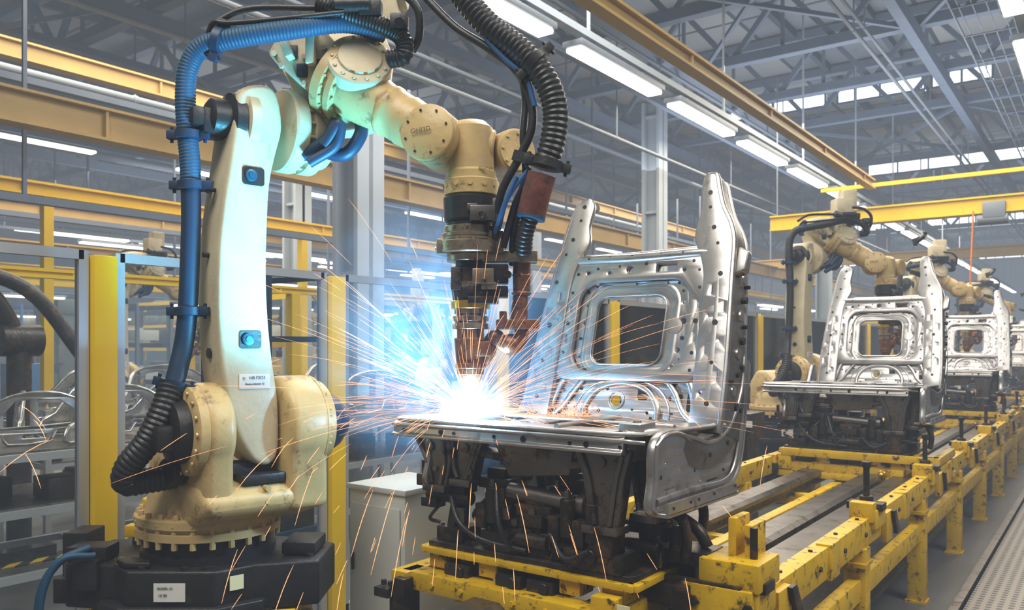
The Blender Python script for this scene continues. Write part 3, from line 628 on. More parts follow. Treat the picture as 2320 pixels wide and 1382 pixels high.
mb.tube([BR(-.33,.175,.0),BR(-.2,.185,.0),BR(.2,.185,.0),BR(.35,.175,.0)],.011,n=8,flat=(nrm,.7))
for x,t,r in ((-.305,.28,.007),(-.305,.41,.010),(-.305,.55,.007),(.31,.28,.008),(.31,.41,.011),(.31,.55,.007),(-.19,.655,.007),(-.08,.66,.006),(.05,.665,.008),(.27,.665,.007),(-.05,.682,.005),(.14,.682,.005),(.31,.21,.007),(-.29,.635,.008),(.30,.625,.006)): dot(mb,x,t,r,.0165)
for x,t,r in ((-.2,.585,.006),(.2,.585,.006),(.245,.35,.009),(.245,.26,.006),(-.14,.02,.007),(.15,.02,.006),(-.2,.13,.008),(.27,.11,.012),(.24,.04,.006),(-.22,.05,.006),(.06,.05,.005),(-.07,.13,.006),(-.29,.12,.007),(.31,.155,.006),(-.245,.35,.007),(-.24,.56,.008),(.225,.55,.006)): dot(mb,x,t,r,-.0155)
mb.lathe(BR(.205,.40,-.018),nrm,[(0,.038),(.005,.034),(.006,.02)],20)
done(mb,'back_panel',SM,sr,label='stamped back panel with rounded window opening')
mb=MB().tube([BR(-.37,.69,.0),BR(-.28,.70,.01),BR(0,.695,.012),BR(.28,.70,.01),BR(.40,.70,.0)],.022,n=12,flat=(nrm,.8)); mb.tube([BR(-.33,.728,-.02),BR(0,.722,-.01),BR(.36,.735,-.02)],.010)
mb.plate([(-.36,.69),(-.3,.735),(0,.73),(.33,.74),(.40,.69)],[circ(-.15,.71,.008),circ(.1,.71,.008),circ(.2,.712,.008)],.01,lambda x,y,z:BR(x,y,z-.03),.002)
for x in (-.24,-.13,-.02,.12,.22): dot(mb,x,.70,.005,.0275)
done(mb,'cross_rail',SM,sr)
def side(outer,inner,s,dp):
    mb=MB(); pl=outer+inner[::-1]; hs=[]
    hs.append(rrect(s*.432-.008,s*.432+.008,.16,.21,.006,3)); hs.append(rrect(s*.368-.009,s*.368+.009,.51,.56,.008,3)); hs.append(rrect(s*.368-.008,s*.368+.008,.27,.31,.006,3)); hs.append(rrect(s*.428-.008,s*.428+.008,.44,.49,.006,3)); hs.append(circ(s*.368,.12,.012)); hs.append(circ(s*.425,.33,.010)); hs.append(circ(s*.365,.43,.009))
    mb.plate(pl,hs,.03,lambda x,y,z:BR(x,y,z+.01),.010)
    P=catmull([V((x,y,0)) for x,y in outer],4)
    fl=lambda q:BR(q.x+s*.006,q.y,-.05-dp*max(0.05,1-q.y*.75))
    b=bmesh.new(); L=[]
    for q in P: L.append((b.verts.new(BR(q.x,q.y,.02)),b.verts.new(BR(q.x+s*.012,q.y,-.02-dp*.4*max(.05,1-q.y*.75))),b.verts.new(fl(q))))
    for A_,B_ in zip(L,L[1:]):
        b.faces.new((A_[0],A_[1],B_[1],B_[0])); b.faces.new((A_[1],A_[2],B_[2],B_[1]))
    bmesh.ops.solidify(b,geom=b.faces[:],thickness=.006)
    mb.merge(b)
    mb.tube([fl(q) for q in P[::2]],.010,n=8,straight=True)
    mb.tube([BR(q.x-s*.004,q.y,.016) for q in P[::2]],.010,n=8,straight=True)
    P=catmull([V((x,y,0)) for x,y in inner],4)
    mb.tube([BR(q.x,q.y,.006) for q in P[::2]],.012,n=8,straight=True,flat=(nrm,.8))
    mb.tube([BR(s*.40,.0,.018),BR(s*.400,.2,.020),BR(s*.395,.45,.020),BR(s*.385,.62,.020),BR(s*.36,.76,.020),BR(s*.33,.88,.020),BR(s*.31,.98,.018)],lambda u:.024*(1-u*.5),n=14,flat=(nrm,.28))
    for t,r in ((.08,.010),(.24,.008),(.40,.012),(.60,.010)): dot(mb,s*(.40+.004*math.sin(t*30)),t,r,.0265)
    for x,t,r in ((.345,.80,.010),(.318,.89,.007),(.31,.955,.010),(.37,.73,.007)): dot(mb,s*x,t,r,.026)
    for t in (.1,.25,.4,.55):
        mb.box(BR(s*.345,t,.006),(.03,.012,.05),bev=.003)
    return mb
Ro=[(.462,-.02),(.462,.2),(.452,.42),(.442,.6),(.435,.74),(.41,.82),(.372,.89),(.345,.97),(.325,1.035),(.29,1.04)]
Ri=[(.345,-.02),(.34,.2),(.335,.45),(.33,.6),(.30,.70),(.27,.77),(.285,.88),(.275,.98),(.28,1.03)]
Lo=[(-.475,-.02),(-.465,.2),(-.445,.42),(-.425,.6),(-.405,.74),(-.385,.86),(-.36,.95),(-.335,.985),(-.30,.99)]
Li=[(-.345,-.02),(-.335,.2),(-.33,.45),(-.325,.6),(-.30,.70),(-.265,.78),(-.28,.86),(-.27,.95),(-.29,.985)]
def dn(l): return [(p.x,p.y) for p in catmull([V((x,y,0)) for x,y in l],3)]
mb=side(dn(Ro),dn(Ri),1,.14)
mb.prism([BR(.44,.60,0),BR(.49,.62,0),BR(.495,.70,0),BR(.45,.72,0)],-nrm*.05,.008)
for t,o in ((.15,-.06),(.3,-.07),(.45,-.06),(.6,-.05)): mb.lathe(BR(.468,t,o),V((1,0,0)),[(0,.024),(.008,.022),(.009,.012)],14)
for t,o,r in ((.22,-.08,.012),(.36,-.10,.016),(.52,-.08,.014),(.67,-.05,.016),(.1,-.10,.016),(.26,-.12,.009),(.42,-.11,.009),(.58,-.095,.008),(.18,-.03,.009)):
    mb.lathe(BR(.456-.014*(t>.6),t,o),V((1,0,0)),[(0,r),(.024,r)],14,m=1)
sm=done(mb,'side_member',SM,sr)
mb=side(dn(Lo),dn(Li),-1,.06)
mb.tube([BR(-.32,.96,-.03),BR(-.27,.97,-.02)],.02)
done(mb,'side_member',SM,sr)
PZ=1.395
pan=[(-2.40,2.50),(-2.2,2.49),(-1.5,2.49),(-1.36,2.50),(-1.30,2.56),(-1.26,2.8),(-1.24,3.0),(-1.3,3.06),(-2.1,3.06),(-2.24,3.02),(-2.36,2.8),(-2.45,2.6),(-2.45,2.53)]
pan2=[(p.x,p.y) for p in catmull([V((x,y,0)) for x,y in pan],4,True)]
mb=MB()
mb.plate(pan2,[rrect(-2.22,-1.95,2.62,2.94,.05),rrect(-1.8,-1.48,2.62,2.94,.05),circ(-1.875,2.66,.03),circ(-1.875,2.9,.03)],.012,lambda x,y,z:V((x,y,z+PZ)),.003)
mb.tube([V((x,y,PZ)) for x,y in pan2],.014,n=10,closed=True,straight=True,flat=(UP,.7))
mb.prism([(-2.44,2.505,PZ),(-2.44,2.48,PZ-.012),(-2.44,2.475,PZ-.05),(-2.44,2.462,PZ-.058),(-2.44,2.462,PZ-.068),(-2.44,2.50,PZ-.07),(-2.44,2.52,PZ-.02)],(1.09,0,0),.002)
mb.tube([(-2.45,2.56,PZ-.03),(-2.43,2.48,PZ-.02),(-2.1,2.468,PZ-.018),(-1.6,2.468,PZ-.018),(-1.38,2.475,PZ-.02),(-1.30,2.54,PZ-.03)],.009,n=10)
mb.tube([(-2.3,2.78,PZ+.01),(-1.3,2.78,PZ+.01)],.014,flat=(UP,.6))
mb.tube([(-2.08,2.52,PZ+.01),(-2.08,3.0,PZ+.01)],.012); mb.tube([(-1.65,2.52,PZ+.01),(-1.65,3.0,PZ+.01)],.012)
for k,r in ((0,.007),(3,.010),(4,.006),(7,.008),(9,.012),(12,.007),(13,.010),(15,.007)): mb.lathe((-2.38+k*.068,2.474,PZ-.04),(0,-1,0),[(0,r),(.002,r)],10,m=1)
# sheet-metal sweep from the pan corner up into the back: a folded strip
sw=catmull([V(p) for p in ((-1.36,2.52,PZ+.0),(-1.29,2.64,PZ+.005),(-1.245,2.80,PZ-.03),(-1.23,2.95,PZ-.06),(-1.215,3.09,PZ-.01),(-1.21,3.20,PZ+.12),(-1.215,3.25,PZ+.26))],5)
b=bmesh.new(); L=[]
for i,p in enumerate(sw):
    t=(sw[min(i+1,len(sw)-1)]-sw[max(i-1,0)]).normalized(); dn_=V((0,t.z,-t.y)); dn_=dn_ if dn_.z<0 else -dn_; dn_.normalize()
    L.append([b.verts.new(q) for q in (p+V((-.09,0,.0)),p+V((-.02,0,.012)),p+V((.004,0,.0)),p+dn_*.05+V((.008,0,0)),p+dn_*.10+V((-.004,0,0)))])
for A_,B_ in zip(L,L[1:]):
    for j in range(4): b.faces.new((A_[j],A_[j+1],B_[j+1],B_[j]))
bmesh.ops.solidify(b,geom=b.faces[:],thickness=.006); mb.merge(b)
mb.tube([p+V((.004,0,.002)) for p in sw],.008,n=8,straight=True)
for i in (4,9,14,19,24):
    if i<len(sw): mb.lathe(sw[i]+V((.004,.01,-.045)),(1,0,0),[(0,.010),(.006,.010)],12,m=1)
mb.box((-1.36,2.60,PZ+.02),(.09,.12,.03),bev=.008).lathe((-1.36,2.60,PZ+.034),UP,[(0,.018),(.006,.014)],12,m=1)
done(mb,'cushion_pan',SM,sr,label='flat stamped seat base pan')
def YZ(x): return lambda u,v,z:V((x+z,u,v))
so=[(2.53,1.36),(2.52,1.24),(2.50,1.15),(2.56,1.125),(2.66,1.14),(3.10,1.125),(3.22,1.15),(3.30,1.22),(3.34,1.34),(3.36,1.46),(3.33,1.53),(3.27,1.52),(3.21,1.44),(3.12,1.34),(3.0,1.28),(2.88,1.31),(2.75,1.38),(2.62,1.395)]
so2=[(p.x,p.y) for p in catmull([V((x,y,0)) for x,y in so],4,True)]
mb=MB().plate(so2,[circ(2.6,1.3,.018),circ(2.72,1.26,.014),circ(2.66,1.34,.008),circ(2.9,1.2,.016),circ(3.2,1.3,.016),circ(3.28,1.45,.014),rrect(2.95,3.08,1.17,1.195,.010),rrect(2.58,2.68,1.19,1.21,.008),circ(3.05,1.25,.010),circ(2.8,1.3,.010)],.035,YZ(-1.265),.012)
mb.tube([V((-1.247,u,v)) for u,v in so2[::2]],.007,n=8,closed=True,straight=True)
mb.tube([(-1.243,2.52,1.165),(-1.24,2.7,1.17),(-1.24,2.9,1.165),(-1.24,3.1,1.16),(-1.24,3.21,1.20),(-1.24,3.28,1.32),(-1.24,3.31,1.46)],.018,n=12,flat=((1,0,0),.5))
mb.prism([(-1.20,2.52,1.135),(-1.20,3.16,1.125),(-1.20,3.16,1.11),(-1.20,2.52,1.12)],(-.12,0,0),.003)
mb.bar((-1.205,2.52,1.15),(-1.205,3.14,1.14),.010,.04)
for k in (0,2,3,5,8): mb.lathe((-1.200,2.56+k*.07,1.15),(1,0,0),[(0,.006),(.003,.006)],8,m=1)
for u,v,r in ((2.56,1.25,.008),(3.16,1.36,.006),(3.33,1.42,.007),(2.84,1.24,.006),(3.12,1.21,.007)): mb.lathe((-1.250,u,v),(1,0,0),[(0,r),(.004,r)],10,m=1)
done(mb,'side_sill',SM,sr,label='stamped side sill plate')
mb=MB().plate(so2,[],.03,YZ(-2.28),.010); done(mb,'side_sill','steel',sr)
def leg(x,y,w,zt=1.34,zb=1.12,sh=0):
    mb=MB(); mb.prism([(x-w,y,zt),(x+w,y,zt),(x+w*.75+sh,y,zt-.1),(x+w*.5+sh,y,zb),(x-w*.4+sh,y,zb),(x-w*.7+sh,y,zt-.1)],(0,.07,0),.012)
    mb.lathe((x,y,zt-.05),(0,-1,0),[(0,.02),(.01,.02),(.011,.012)],12); mb.lathe((x+w*.3,y,zt-.14),(0,-1,0),[(0,.012),(.01,.012)],10)
    mb.tube([(x-w*.7,y-.006,zt-.02),(x-w*.4+sh,y-.006,zt-.12),(x-w*.2+sh,y-.006,zb+.02)],.010,n=8).tube([(x+w*.7,y-.006,zt-.02),(x+w*.5+sh,y-.006,zt-.12),(x+w*.3+sh,y-.006,zb+.02)],.010,n=8)
    mb.box((x+sh,y+.03,zb),(w*1.2,.10,.03),bev=.006)
    done(mb,'under_bracket','steeldark',sr,label='dull steel bracket under the seat base')
leg(-2.27,2.52,.10,sh=.03); leg(-2.10,2.54,.09,sh=-.02,zb=1.15); leg(-1.46,2.52,.12,zb=1.05); leg(-1.36,2.66,.09,zb=1.08); leg(-2.2,2.95,.1); leg(-1.45,2.97,.1)
mb=MB().tube([(-2.32,2.56,1.30),(-2.0,2.60,1.27),(-1.7,2.60,1.25),(-1.4,2.56,1.30)],.035,n=12,flat=(UP,.7)); mb.prism([(-1.98,2.56,1.33),(-1.6,2.56,1.33),(-1.62,2.56,1.22),(-1.9,2.56,1.19)],(0,.3,0),.01)
mb.tube([(-2.3,2.75,1.28),(-1.3,2.75,1.26)],.03); mb.tube([(-2.3,2.95,1.28),(-1.3,2.95,1.26)],.03)
done(mb,'seat_runner','steeldark',sr,label='dull steel runners under the seat base')
# ================================================================ PALLET FIXTURE
pr=root('fixture_pallet',(-1.8,2.8,.68),'yellow and black welding fixture pallet with clamps under the seat frame','welding fixture','fixture pallets')
mb=MB().prism([(-2.29,2.53,.875),(-1.36,2.53,.875),(-1.34,2.56,.875),(-1.34,3.16,.875),(-2.3,3.16,.875)],(0,0,.022),.004)
for x in (-2.25,-2.1,-2.0,-1.85,-1.7,-1.6,-1.45,-1.39):
    for y in (2.56,3.1): mb.lathe((x,y,.897),UP,[(0,.013),(.012,.013)],6)
done(mb,'base_plate','blackmetal',pr,label='black greasy steel base plate')
mb=MB()
mb.bar((-2.31,2.52,.862),(-1.33,2.52,.862),.03,.024,bev=.003).bar((-1.33,2.52,.862),(-1.33,3.16,.862),.03,.024,bev=.003).bar((-2.31,2.52,.862),(-2.31,3.16,.862),.03,.024,bev=.003)
for x in (-2.24,-1.98,-1.60,-1.42):
    mb.box((x,2.58,.82),(.09,.1,.06),bev=.006).box((x,3.08,.82),(.09,.1,.06),bev=.006)
mb.box((-1.9,2.5,.742),(.95,.10,.075),bev=.008).box((-1.9,3.1,.742),(.95,.10,.075),bev=.008)
mb.box((-2.36,2.80,.742),(.09,.75,.075),bev=.008).box((-1.42,2.80,.742),(.09,.75,.075),bev=.008)
mb.box((-1.42,2.49,.80),(.1,.06,.06),bev=.006)
for x in (-2.2,-2.05,-1.8,-1.65,-1.5): mb.lathe((x,2.45,.742),(0,-1,0),[(0,.012),(.012,.012)],6)
done(mb,'pallet_frame','yellow',pr,label='chipped yellow pallet frame')
mb=MB().box((-2.36,2.46,.66),(.09,.09,.14),bev=.006).box((-2.33,2.42,.72),(.06,.06,.08),bev=.006).box((-2.42,2.44,.69),(.08,.12,.04),bev=.006)
for k in range(3): mb.lathe((-2.42+k*.04,2.40,.72),UP,[(0,.012),(.02,.012)],6)
done(mb,'locator_block','blackmetal',pr)
mb=MB().cyl((-1.52,2.44,.74),(-1.52,2.40,.74),.032,n=10).ball((-1.52,2.40,.74),.02); done(mb,'locating_knob','gold',pr,label='paint-caked locating knob')
mb=MB().box((-1.35,2.47,.80),(.06,.004,.03)); done(mb,'sticker','labely',pr)
for x,y in ((-2.12,2.56),(-1.86,2.56),(-1.72,2.57)):
    mb=MB().box((x,y,.80),(.12,.12,.05),bev=.006).cyl((x+.02,y-.07,.80),(x+.02,y-.03,.80),.022); done(mb,'spacer_block','blackmetal',pr)
def unit(x,y,zt,kind):
    mb=MB(); z=.897
    mb.box((x,y,z+.03),(.14,.13,.06),bev=.008)
    mb.box((x,y+.01,(z+zt)/2),(.05,.06,zt-z),bev=.006)
    mb.prism([(x-.02,y-.06,z+.05),(x-.02,y-.02,z+.05),(x-.02,y-.02,z+.2)],(.04,0,0),.003)
    mb.box((x,y-.02,zt-.05),(.16,.09,.045),bev=.008).box((x,y,zt-.01),(.09,.1,.04),bev=.006)
    if kind==0:
        mb.box((x-.08,y-.03,zt+.02),(.035,.06,.10),bev=.006); mb.cyl((x-.13,y-.04,zt-.09),(x+.10,y-.04,zt-.09),.028).box((x-.1,y-.05,zt-.12),(.09,.06,.04),bev=.006)
        mb.box((x-.14,y-.05,zt-.03),(.06,.06,.05),bev=.006).cyl((x-.15,y-.05,zt-.02),(x-.15,y-.05,zt+.05),.012)
    elif kind==1:
        mb.cyl((x,y-.07,z+.10),(x,y-.07,z+.24),.028).cyl((x,y-.07,z+.24),(x,y-.07,z+.27),.012,m=1); mb.box((x+.04,y-.05,zt-.1),(.06,.07,.08),bev=.008)
        mb.box((x-.06,y-.04,z+.12),(.05,.08,.10),bev=.008)
    else:
        mb.tube([(x+.04,y,zt-.02),(x+.12,y-.02,zt+.02),(x+.16,y-.03,zt-.06),(x+.15,y-.02,zt-.16)],.02); mb.cyl((x-.07,y-.06,z+.06),(x+.07,y-.06,z+.06),.03)
        mb.box((x,y-.05,z+.14),(.10,.06,.05),bev=.008)
    for sx in (-1,1):
        mb.lathe((x+sx*.05,y-.045,z+.06),UP,[(0,.009),(.01,.009)],6,m=1)
    mb.lathe((x,y-.066,zt-.05),(0,-1,0),[(0,.016),(.01,.016)],10,m=1)
    mb.box((x+.05,y-.05,zt-.16),(.05,.02,.06),bev=.004,m=1)
    mb.tube([(x-.03,y-.05,zt-.1),(x-.09,y-.08,zt-.18),(x-.06,y-.05,z+.07)],.008,n=6)
    done(mb,'toggle_clamp',['blackmetal','steeldark'],pr)
unit(-2.20,2.62,1.17,0); unit(-2.0,2.66,1.2,1); unit(-1.78,2.62,1.12,2); unit(-1.50,2.60,1.07,1); unit(-1.40,2.78,1.08,2); unit(-2.2,3.0,1.15,1); unit(-1.85,3.02,1.15,0); unit(-1.45,3.05,1.12,2); unit(-1.62,2.80,1.1,0); unit(-2.08,2.85,1.2,2); unit(-1.92,2.70,1.05,0); unit(-1.62,2.62,1.0,1)
mb=MB().cyl((-1.92,2.60,1.13),(-1.62,2.60,1.11),.034).cyl((-1.60,2.60,1.11),(-1.56,2.60,1.11),.045); done(mb,'clamp_cylinder','steeldark',pr)
mb=MB().box((-1.5,2.6,.93),(.24,.16,.07),bev=.01).box((-1.46,2.56,1.0),(.1,.1,.09),bev=.01).cyl((-1.5,2.5,.95),(-1.5,2.54,.95),.025); done(mb,'clamp_base','blackmetal',pr)
for pts in ([(-2.2,2.56,1.1),(-2.1,2.5,1.0),(-2.0,2.52,.94),(-1.8,2.54,.92)],[(-1.7,2.55,1.0),(-1.6,2.5,.93),(-1.5,2.5,.97)],[(-1.95,2.55,1.15),(-1.9,2.5,1.02),(-1.86,2.52,.92)]):
    done(MB().tube(pts,.010),'air_line','black',pr)
for k,(y,dx) in enumerate(((6.95,.13),(12.0,.15),(17.9,.15),(24,.15),(30,.15),(36,.15))):
    copy_tree(sr,(-1.75+dx,y,1.1),label='bare pressed-steel seat frame further along the conveyor')
    copy_tree(pr,(-1.8+dx,y,.68))
# ================================================================ CONVEYOR
cr=root('conveyor',(-1.6,10,0),'long yellow steel conveyor with dark worn slide rails','conveyor')
CY0,CY1=2.4,46
for x in (-1.05,-2.25):
    y0=2.9 if x>-2 else 2.55
    mb=MB().bar((x,y0,.745),(x,CY1,.745),.08,.14,bev=.006); 
    y=y0+.3
    while y<14: mb.lathe((x+.04,y,.745),(1,0,0),[(0,.012),(.01,.012)],6,m=1); mb.lathe((x,y,.815),UP,[(0,.010),(.008,.010)],6,m=1); y+=.4
    y=y0+.9
    while y<14: mb.box((x+.02,y,.745),(.07,.14,.16),bev=.006); y+=1.6
    done(mb,'side_beam',['yellow','blackmetal'],cr)
    mb=MB().bar((x,y0+(.6 if x>-2 else 0),.47),(x,CY1,.47),.06,.11,bev=.005); done(mb,'lower_beam','yellow',cr)
for x,hw in ((-1.24,.10),(-1.47,.085),(-1.92,.085)):
    mb=MB().prism([(x-hw,CY0-.5,.69),(x-hw,CY0-.5,.715),(x-hw+.025,CY0-.5,.735),(x+hw-.025,CY0-.5,.735),(x+hw,CY0-.5,.715),(x+hw,CY0-.5,.69)],(0,CY1-CY0,0)); mb.bar((x,CY0-.5,.66),(x,CY1-.5,.66),.1,.06)
    done(mb,'slide_rail','steeldark',cr,label='dark worn steel slide rail')
mb=MB().bar((-1.72,CY0,.60),(-1.72,CY1,.60),.07,.1,bev=.005); done(mb,'centre_beam','yellow',cr)
mb=MB().bar((-1.6,CY0,.25),(-1.6,CY1,.25),1.0,.03)
done(mb,'drip_tray','blackmetal',cr,label='dark oily tray under the rails')
y=2.8
while y<CY1:
    for x in (-1.05,-2.25):
        mb=MB().box((x,y,.34),(.11,.10,.68),bev=.008).box((x,y,.008),(.13,.13,.016)).box((x+.0,y,.60),(.12,.16,.02)); done(mb,'leg','yellow',cr)
    mb=MB().bar((-2.25,y,.6),(-1.05,y,.6),.08,.08,bev=.005); done(mb,'cross_beam','yellow',cr)
    y+=1.6
def stop(y,first=False):
    mb=MB()
    mb.box((-1.05,y,.80),(.14,.2,.10),bev=.008).box((-1.05,y-.02,.86),(.18,.10,.04),bev=.006,m=1)
    if first:
        mb.box((-1.08,y,.90),(.22,.22,.10),bev=.008).box((-1.10,y+.05,1.0),(.03,.14,.17),bev=.005).box((-1.04,y+.05,1.0),(.03,.14,.13),bev=.005)
        mb.box((-1.12,y-.1,.75),(.26,.06,.22),bev=.008)
        mb.box((-1.27,y+.0,.93),(.2,.16,.05),bev=.008,m=1).tube([(-1.2,y,.96),(-1.24,y,1.02),(-1.33,y+.02,1.06),(-1.4,y+.04,1.07)],.022,m=1).cyl((-1.02,y-.02,.93),(-1.02,y-.02,1.06),.014,m=1).box((-1.36,y+.1,.86),(.22,.2,.1),bev=.01,m=1)
        mb.cyl((-1.30,y-.05,.95),(-1.30,y-.05,1.02),.03,m=1).box((-1.18,y-.11,.84),(.30,.03,.06),bev=.006,m=1)
        mb.box((-1.33,y-.08,.80),(.12,.12,.08),bev=.008,m=1).box((-1.24,y-.14,.80),(.06,.05,.10),bev=.006,m=1)
        for q in (-1.0,-1.2): mb.lathe((q,y-.131,.80),(0,-1,0),[(0,.02),(.012,.02)],6,m=1)
        for q in (-1.0,-1.1,-1.2): mb.lathe((q,y-.131,.69),(0,-1,0),[(0,.012),(.012,.012)],6,m=1)
    else:
        mb.cyl((-1.05,y-.02,.86),(-1.05,y-.02,1.08),.016,m=1).cyl((-1.05,y-.02,1.06),(-1.05,y-.02,1.09),.024,m=1).cyl((-1.05,y-.02,.88),(-1.05,y-.02,.91),.035,m=1)
        mb.box((-1.05,y-.1,.84),(.12,.08,.10),bev=.008)
    mb.box((-.995,y+.2,.72),(.03,.14,.16),bev=.004)
    mb.prism([(-.98,y+.22,.8),(-.98,y+.28,.8),(-.98,y+.38,.66),(-.98,y+.30,.66)],(.02,0,0),.002,m=1)
    done(mb,'stop_block',['yellow','blackmetal'],cr)
stop(2.85,True)
for y in (4.62,6.3,8.0,9.7,11.4,13.1,14.8,16.5,18.2): stop(y)
for y in (6.95,12.0,17.9,24,30,36):
    mb=MB()
    for yy in (y-.33,y+.33): mb.bar((-2.2,yy,.69),(-1.0,yy,.69),.08,.05,bev=.006)
    mb.box((-2.12,y-.33,.78),(.1,.1,.12),bev=.006).box((-1.06,y-.33,.80),(.1,.1,.18),bev=.006).bar((-2.15,y-.36,.86),(-1.0,y-.36,.86),.05,.06,bev=.006).bar((-1.03,y-.36,.86),(-1.03,y+.36,.86),.05,.06,bev=.006)
    done(mb,'cradle','yellow',cr)
mb=MB()
for k in range(8): mb.bar((-1.0,3.05+k*.06,.57),(-.84,3.05+k*.06,.57),.025,.03)
mb.bar((-1.0,3.0,.57),(-1.0,3.5,.57),.02,.05).bar((-.84,3.0,.57),(-.84,3.5,.57),.02,.05)
done(mb,'cable_chain','blackmetal',cr,label='black cable chain')
# ================================================================ CABINET
mb=MB().box((-2.72,2.85,.53),(.36,.40,1.02),bev=.01).box((-2.72,2.85,1.045),(.38,.42,.025),bev=.004)
cb=done(mb,'control_cabinet','white',label='off-white steel control cabinet beside the conveyor',cat='cabinet')
mb=MB().box((-2.86,2.637,.7),(.012,.02,.08),bev=.003); done(mb,'door_handle','blackmetal',cb)
mb=MB().box((-2.72,2.643,.52),(.31,.008,.9),bev=.002); done(mb,'cabinet_door','white',cb)
for y,lab in ((7.0,'black drive box with white label beside the fence'),(7.6,'black drive box beside the fence')):
    mb=MB().box((-2.95,y,.95),(.5,.4,.25),bev=.01).box((-2.95,y,.42),(.4,.3,.84)).box((-2.72,y-.205,.98),(.08,.004,.06),m=1)
    done(mb,'drive_box',['blackmetal','label'],label=lab,cat='electrical box',group='drive boxes')
# ================================================================ BACKGROUND WORK CELLS
cart=root('parts_cart',(-6,3,0),'grey tubular parts cart with shelves','cart','parts carts')
mb=MB(); 
for x in (-.5,.5):
    for y in (-.9,.9): mb.bar((x-6,y+3,.08),(x-6,y+3,1.15),.05,.05).cyl((x-6-.02,y+3,.05),(x-6+.02,y+3,.05),.05)
for z in (.25,.65,1.0):
    for x in (-.5,.5): mb.bar((x-6,2.1,z),(x-6,3.9,z),.04,.05)
    for y in (-.9,0,.9): mb.bar((-6.5,y+3,z),(-5.5,y+3,z),.04,.04)
done(mb,'cart_frame','alu',cart)
mb=MB()
for z in (.68,1.03): mb.box((-6,3,z),(.95,1.75,.015))
done(mb,'cart_shelf','steeldark',cart)
for k in range(5): 
    mb=MB().box((-6+random.uniform(-.3,.3),2.3+k*.33,.76),(.25,.22,.14),Matrix.Rotation(random.uniform(-.5,.5),4,'Z'),.01); done(mb,'tool_block','blackmetal',cart)
cc=[(-5.9,5.4),(-7.9,4.2),(-7.9,6.6),(-6.2,8.2),(-9.6,8.4),(-7.6,1.9)]
for x,y in cc: copy_tree(cart,(x,y,0))
pn=root('body_side_panel',(-6,3,1.04),'silver pressed car body side panel with door openings','car body panel','car body panels')
def pz(x0): return lambda u,v,z:V((x0+z+.12*math.sin((u-2)*1.5),u,v+1.04))
o2=[(2.0,.1),(2.1,.35),(2.35,.45),(2.7,.8),(3.1,.92),(3.6,.9),(4.0,.7),(4.2,.4),(4.25,.1),(3.9,.05),(3.8,.25),(3.5,.25),(3.4,.05),(2.8,.02),(2.7,.2),(2.4,.2),(2.3,.05)]
o2=[(p.x,p.y) for p in catmull([V((x-.1,y,0)) for x,y in o2],4,True)]
mb=MB().plate(o2,[[(2.55,.48),(2.8,.78),(3.05,.82),(3.05,.32),(2.6,.30)],[(3.15,.32),(3.15,.82),(3.5,.8),(3.75,.6),(3.7,.35)],circ(2.25,.25,.05),circ(3.9,.4,.05),rrect(2.9,3.3,.1,.2,.04)],.05,pz(-6),.018)
mb.tube([pz(-5.97)(x,y,0) for x,y in o2[::2]],.02,n=8,closed=True,straight=True)
done(mb,'panel_skin','steel',pn)
pn.location=(-6.2,3.0,1.04); pn.scale=(.42,)*3; pn.rotation_euler=(0,0,.5)
for x,y,z,r,s in ((-5.9,2.5,1.04,-.3,.38),(-6.05,3.6,1.04,.1,.42),(-5.8,5.0,1.04,.4,.42),(-6.0,5.7,1.04,-.2,.45),(-7.8,3.8,1.04,.2,.5),(-8.1,4.7,1.04,-.4,.5),(-7.8,6.6,1.04,.3,.5),(-6.2,8.2,1.04,.3,.5),(-9.6,8.3,1.04,.3,.55),(-6.2,5.3,1.04,.9,.4),(-6.3,2.6,1.04,1.2,.36),(-7.6,1.9,1.04,.6,.5),(-7.4,2.3,1.04,-.5,.45),(-6.15,3.2,1.04,-.8,.4),(-5.85,2.9,1.04,.7,.34),(-7.9,4.3,1.04,.9,.45)):
    copy_tree(pn,(x,y,z),r,s)
# dark tool arm on a post beside the carts
mb=MB().box((-7.1,2.95,.05),(.4,.4,.1)).cyl((-7.1,2.95,.1),(-7.1,2.95,1.7),.09).lathe((-7.1,2.8,1.75),(0,1,0),[(0,.13),(.3,.13)],20).tube([(-7.1,2.95,1.75),(-7.1,2.75,2.1),(-7.1,2.4,2.35)],.07).tube([(-7.1,2.4,2.35),(-7.05,3.0,2.15),(-6.95,3.4,1.6)],.06).box((-6.95,3.42,1.5),(.12,.12,.25),bev=.02)
done(mb,'tool_arm','blackmetal',label='dark articulated tool arm standing behind the carts',cat='robot')
mb=MB().box((-6.7,1.3,1.0),(.7,1.0,.05),bev=.01,m=1)
for sx in (-.3,.3):
    for sy in (-.45,.45): mb.bar((-6.7+sx,1.3+sy,0),(-6.7+sx,1.3+sy,1.0),.05,.05)
mb.box((-6.7,1.3,1.12),(.4,.5,.2),bev=.02)
done(mb,'work_bench',['alu','bluepaint'],label='grey work bench with a blue top',cat='bench')
def rack(x,y,w,h,m,label,r=0):
    mb=MB()
    for sx in (-1,1):
        for sy in (-.4,.4): mb.bar((x+sx*w/2,y+sy,0),(x+sx*w/2,y+sy,h),.07,.07)
    n=int(h/.7)
    for k in range(1,n+1):
        z=h*k/n; mb.bar((x-w/2,y-.4,z),(x+w/2,y-.4,z),.06,.1).bar((x-w/2,y+.4,z),(x+w/2,y+.4,z),.06,.1)
        if k<n:
            for q in range(int(w/.6)): mb.box((x-w/2+.35+q*.6,y,z+.22),(random.uniform(.3,.5),.5,random.uniform(.2,.4)),bev=.01,m=random.choice((1,1,2,3)))
    done(mb,'storage_rack',[m,random.choice(['steeldark','greenpaint','white']),'steel','cream'],label=label,cat='rack',group='storage racks')
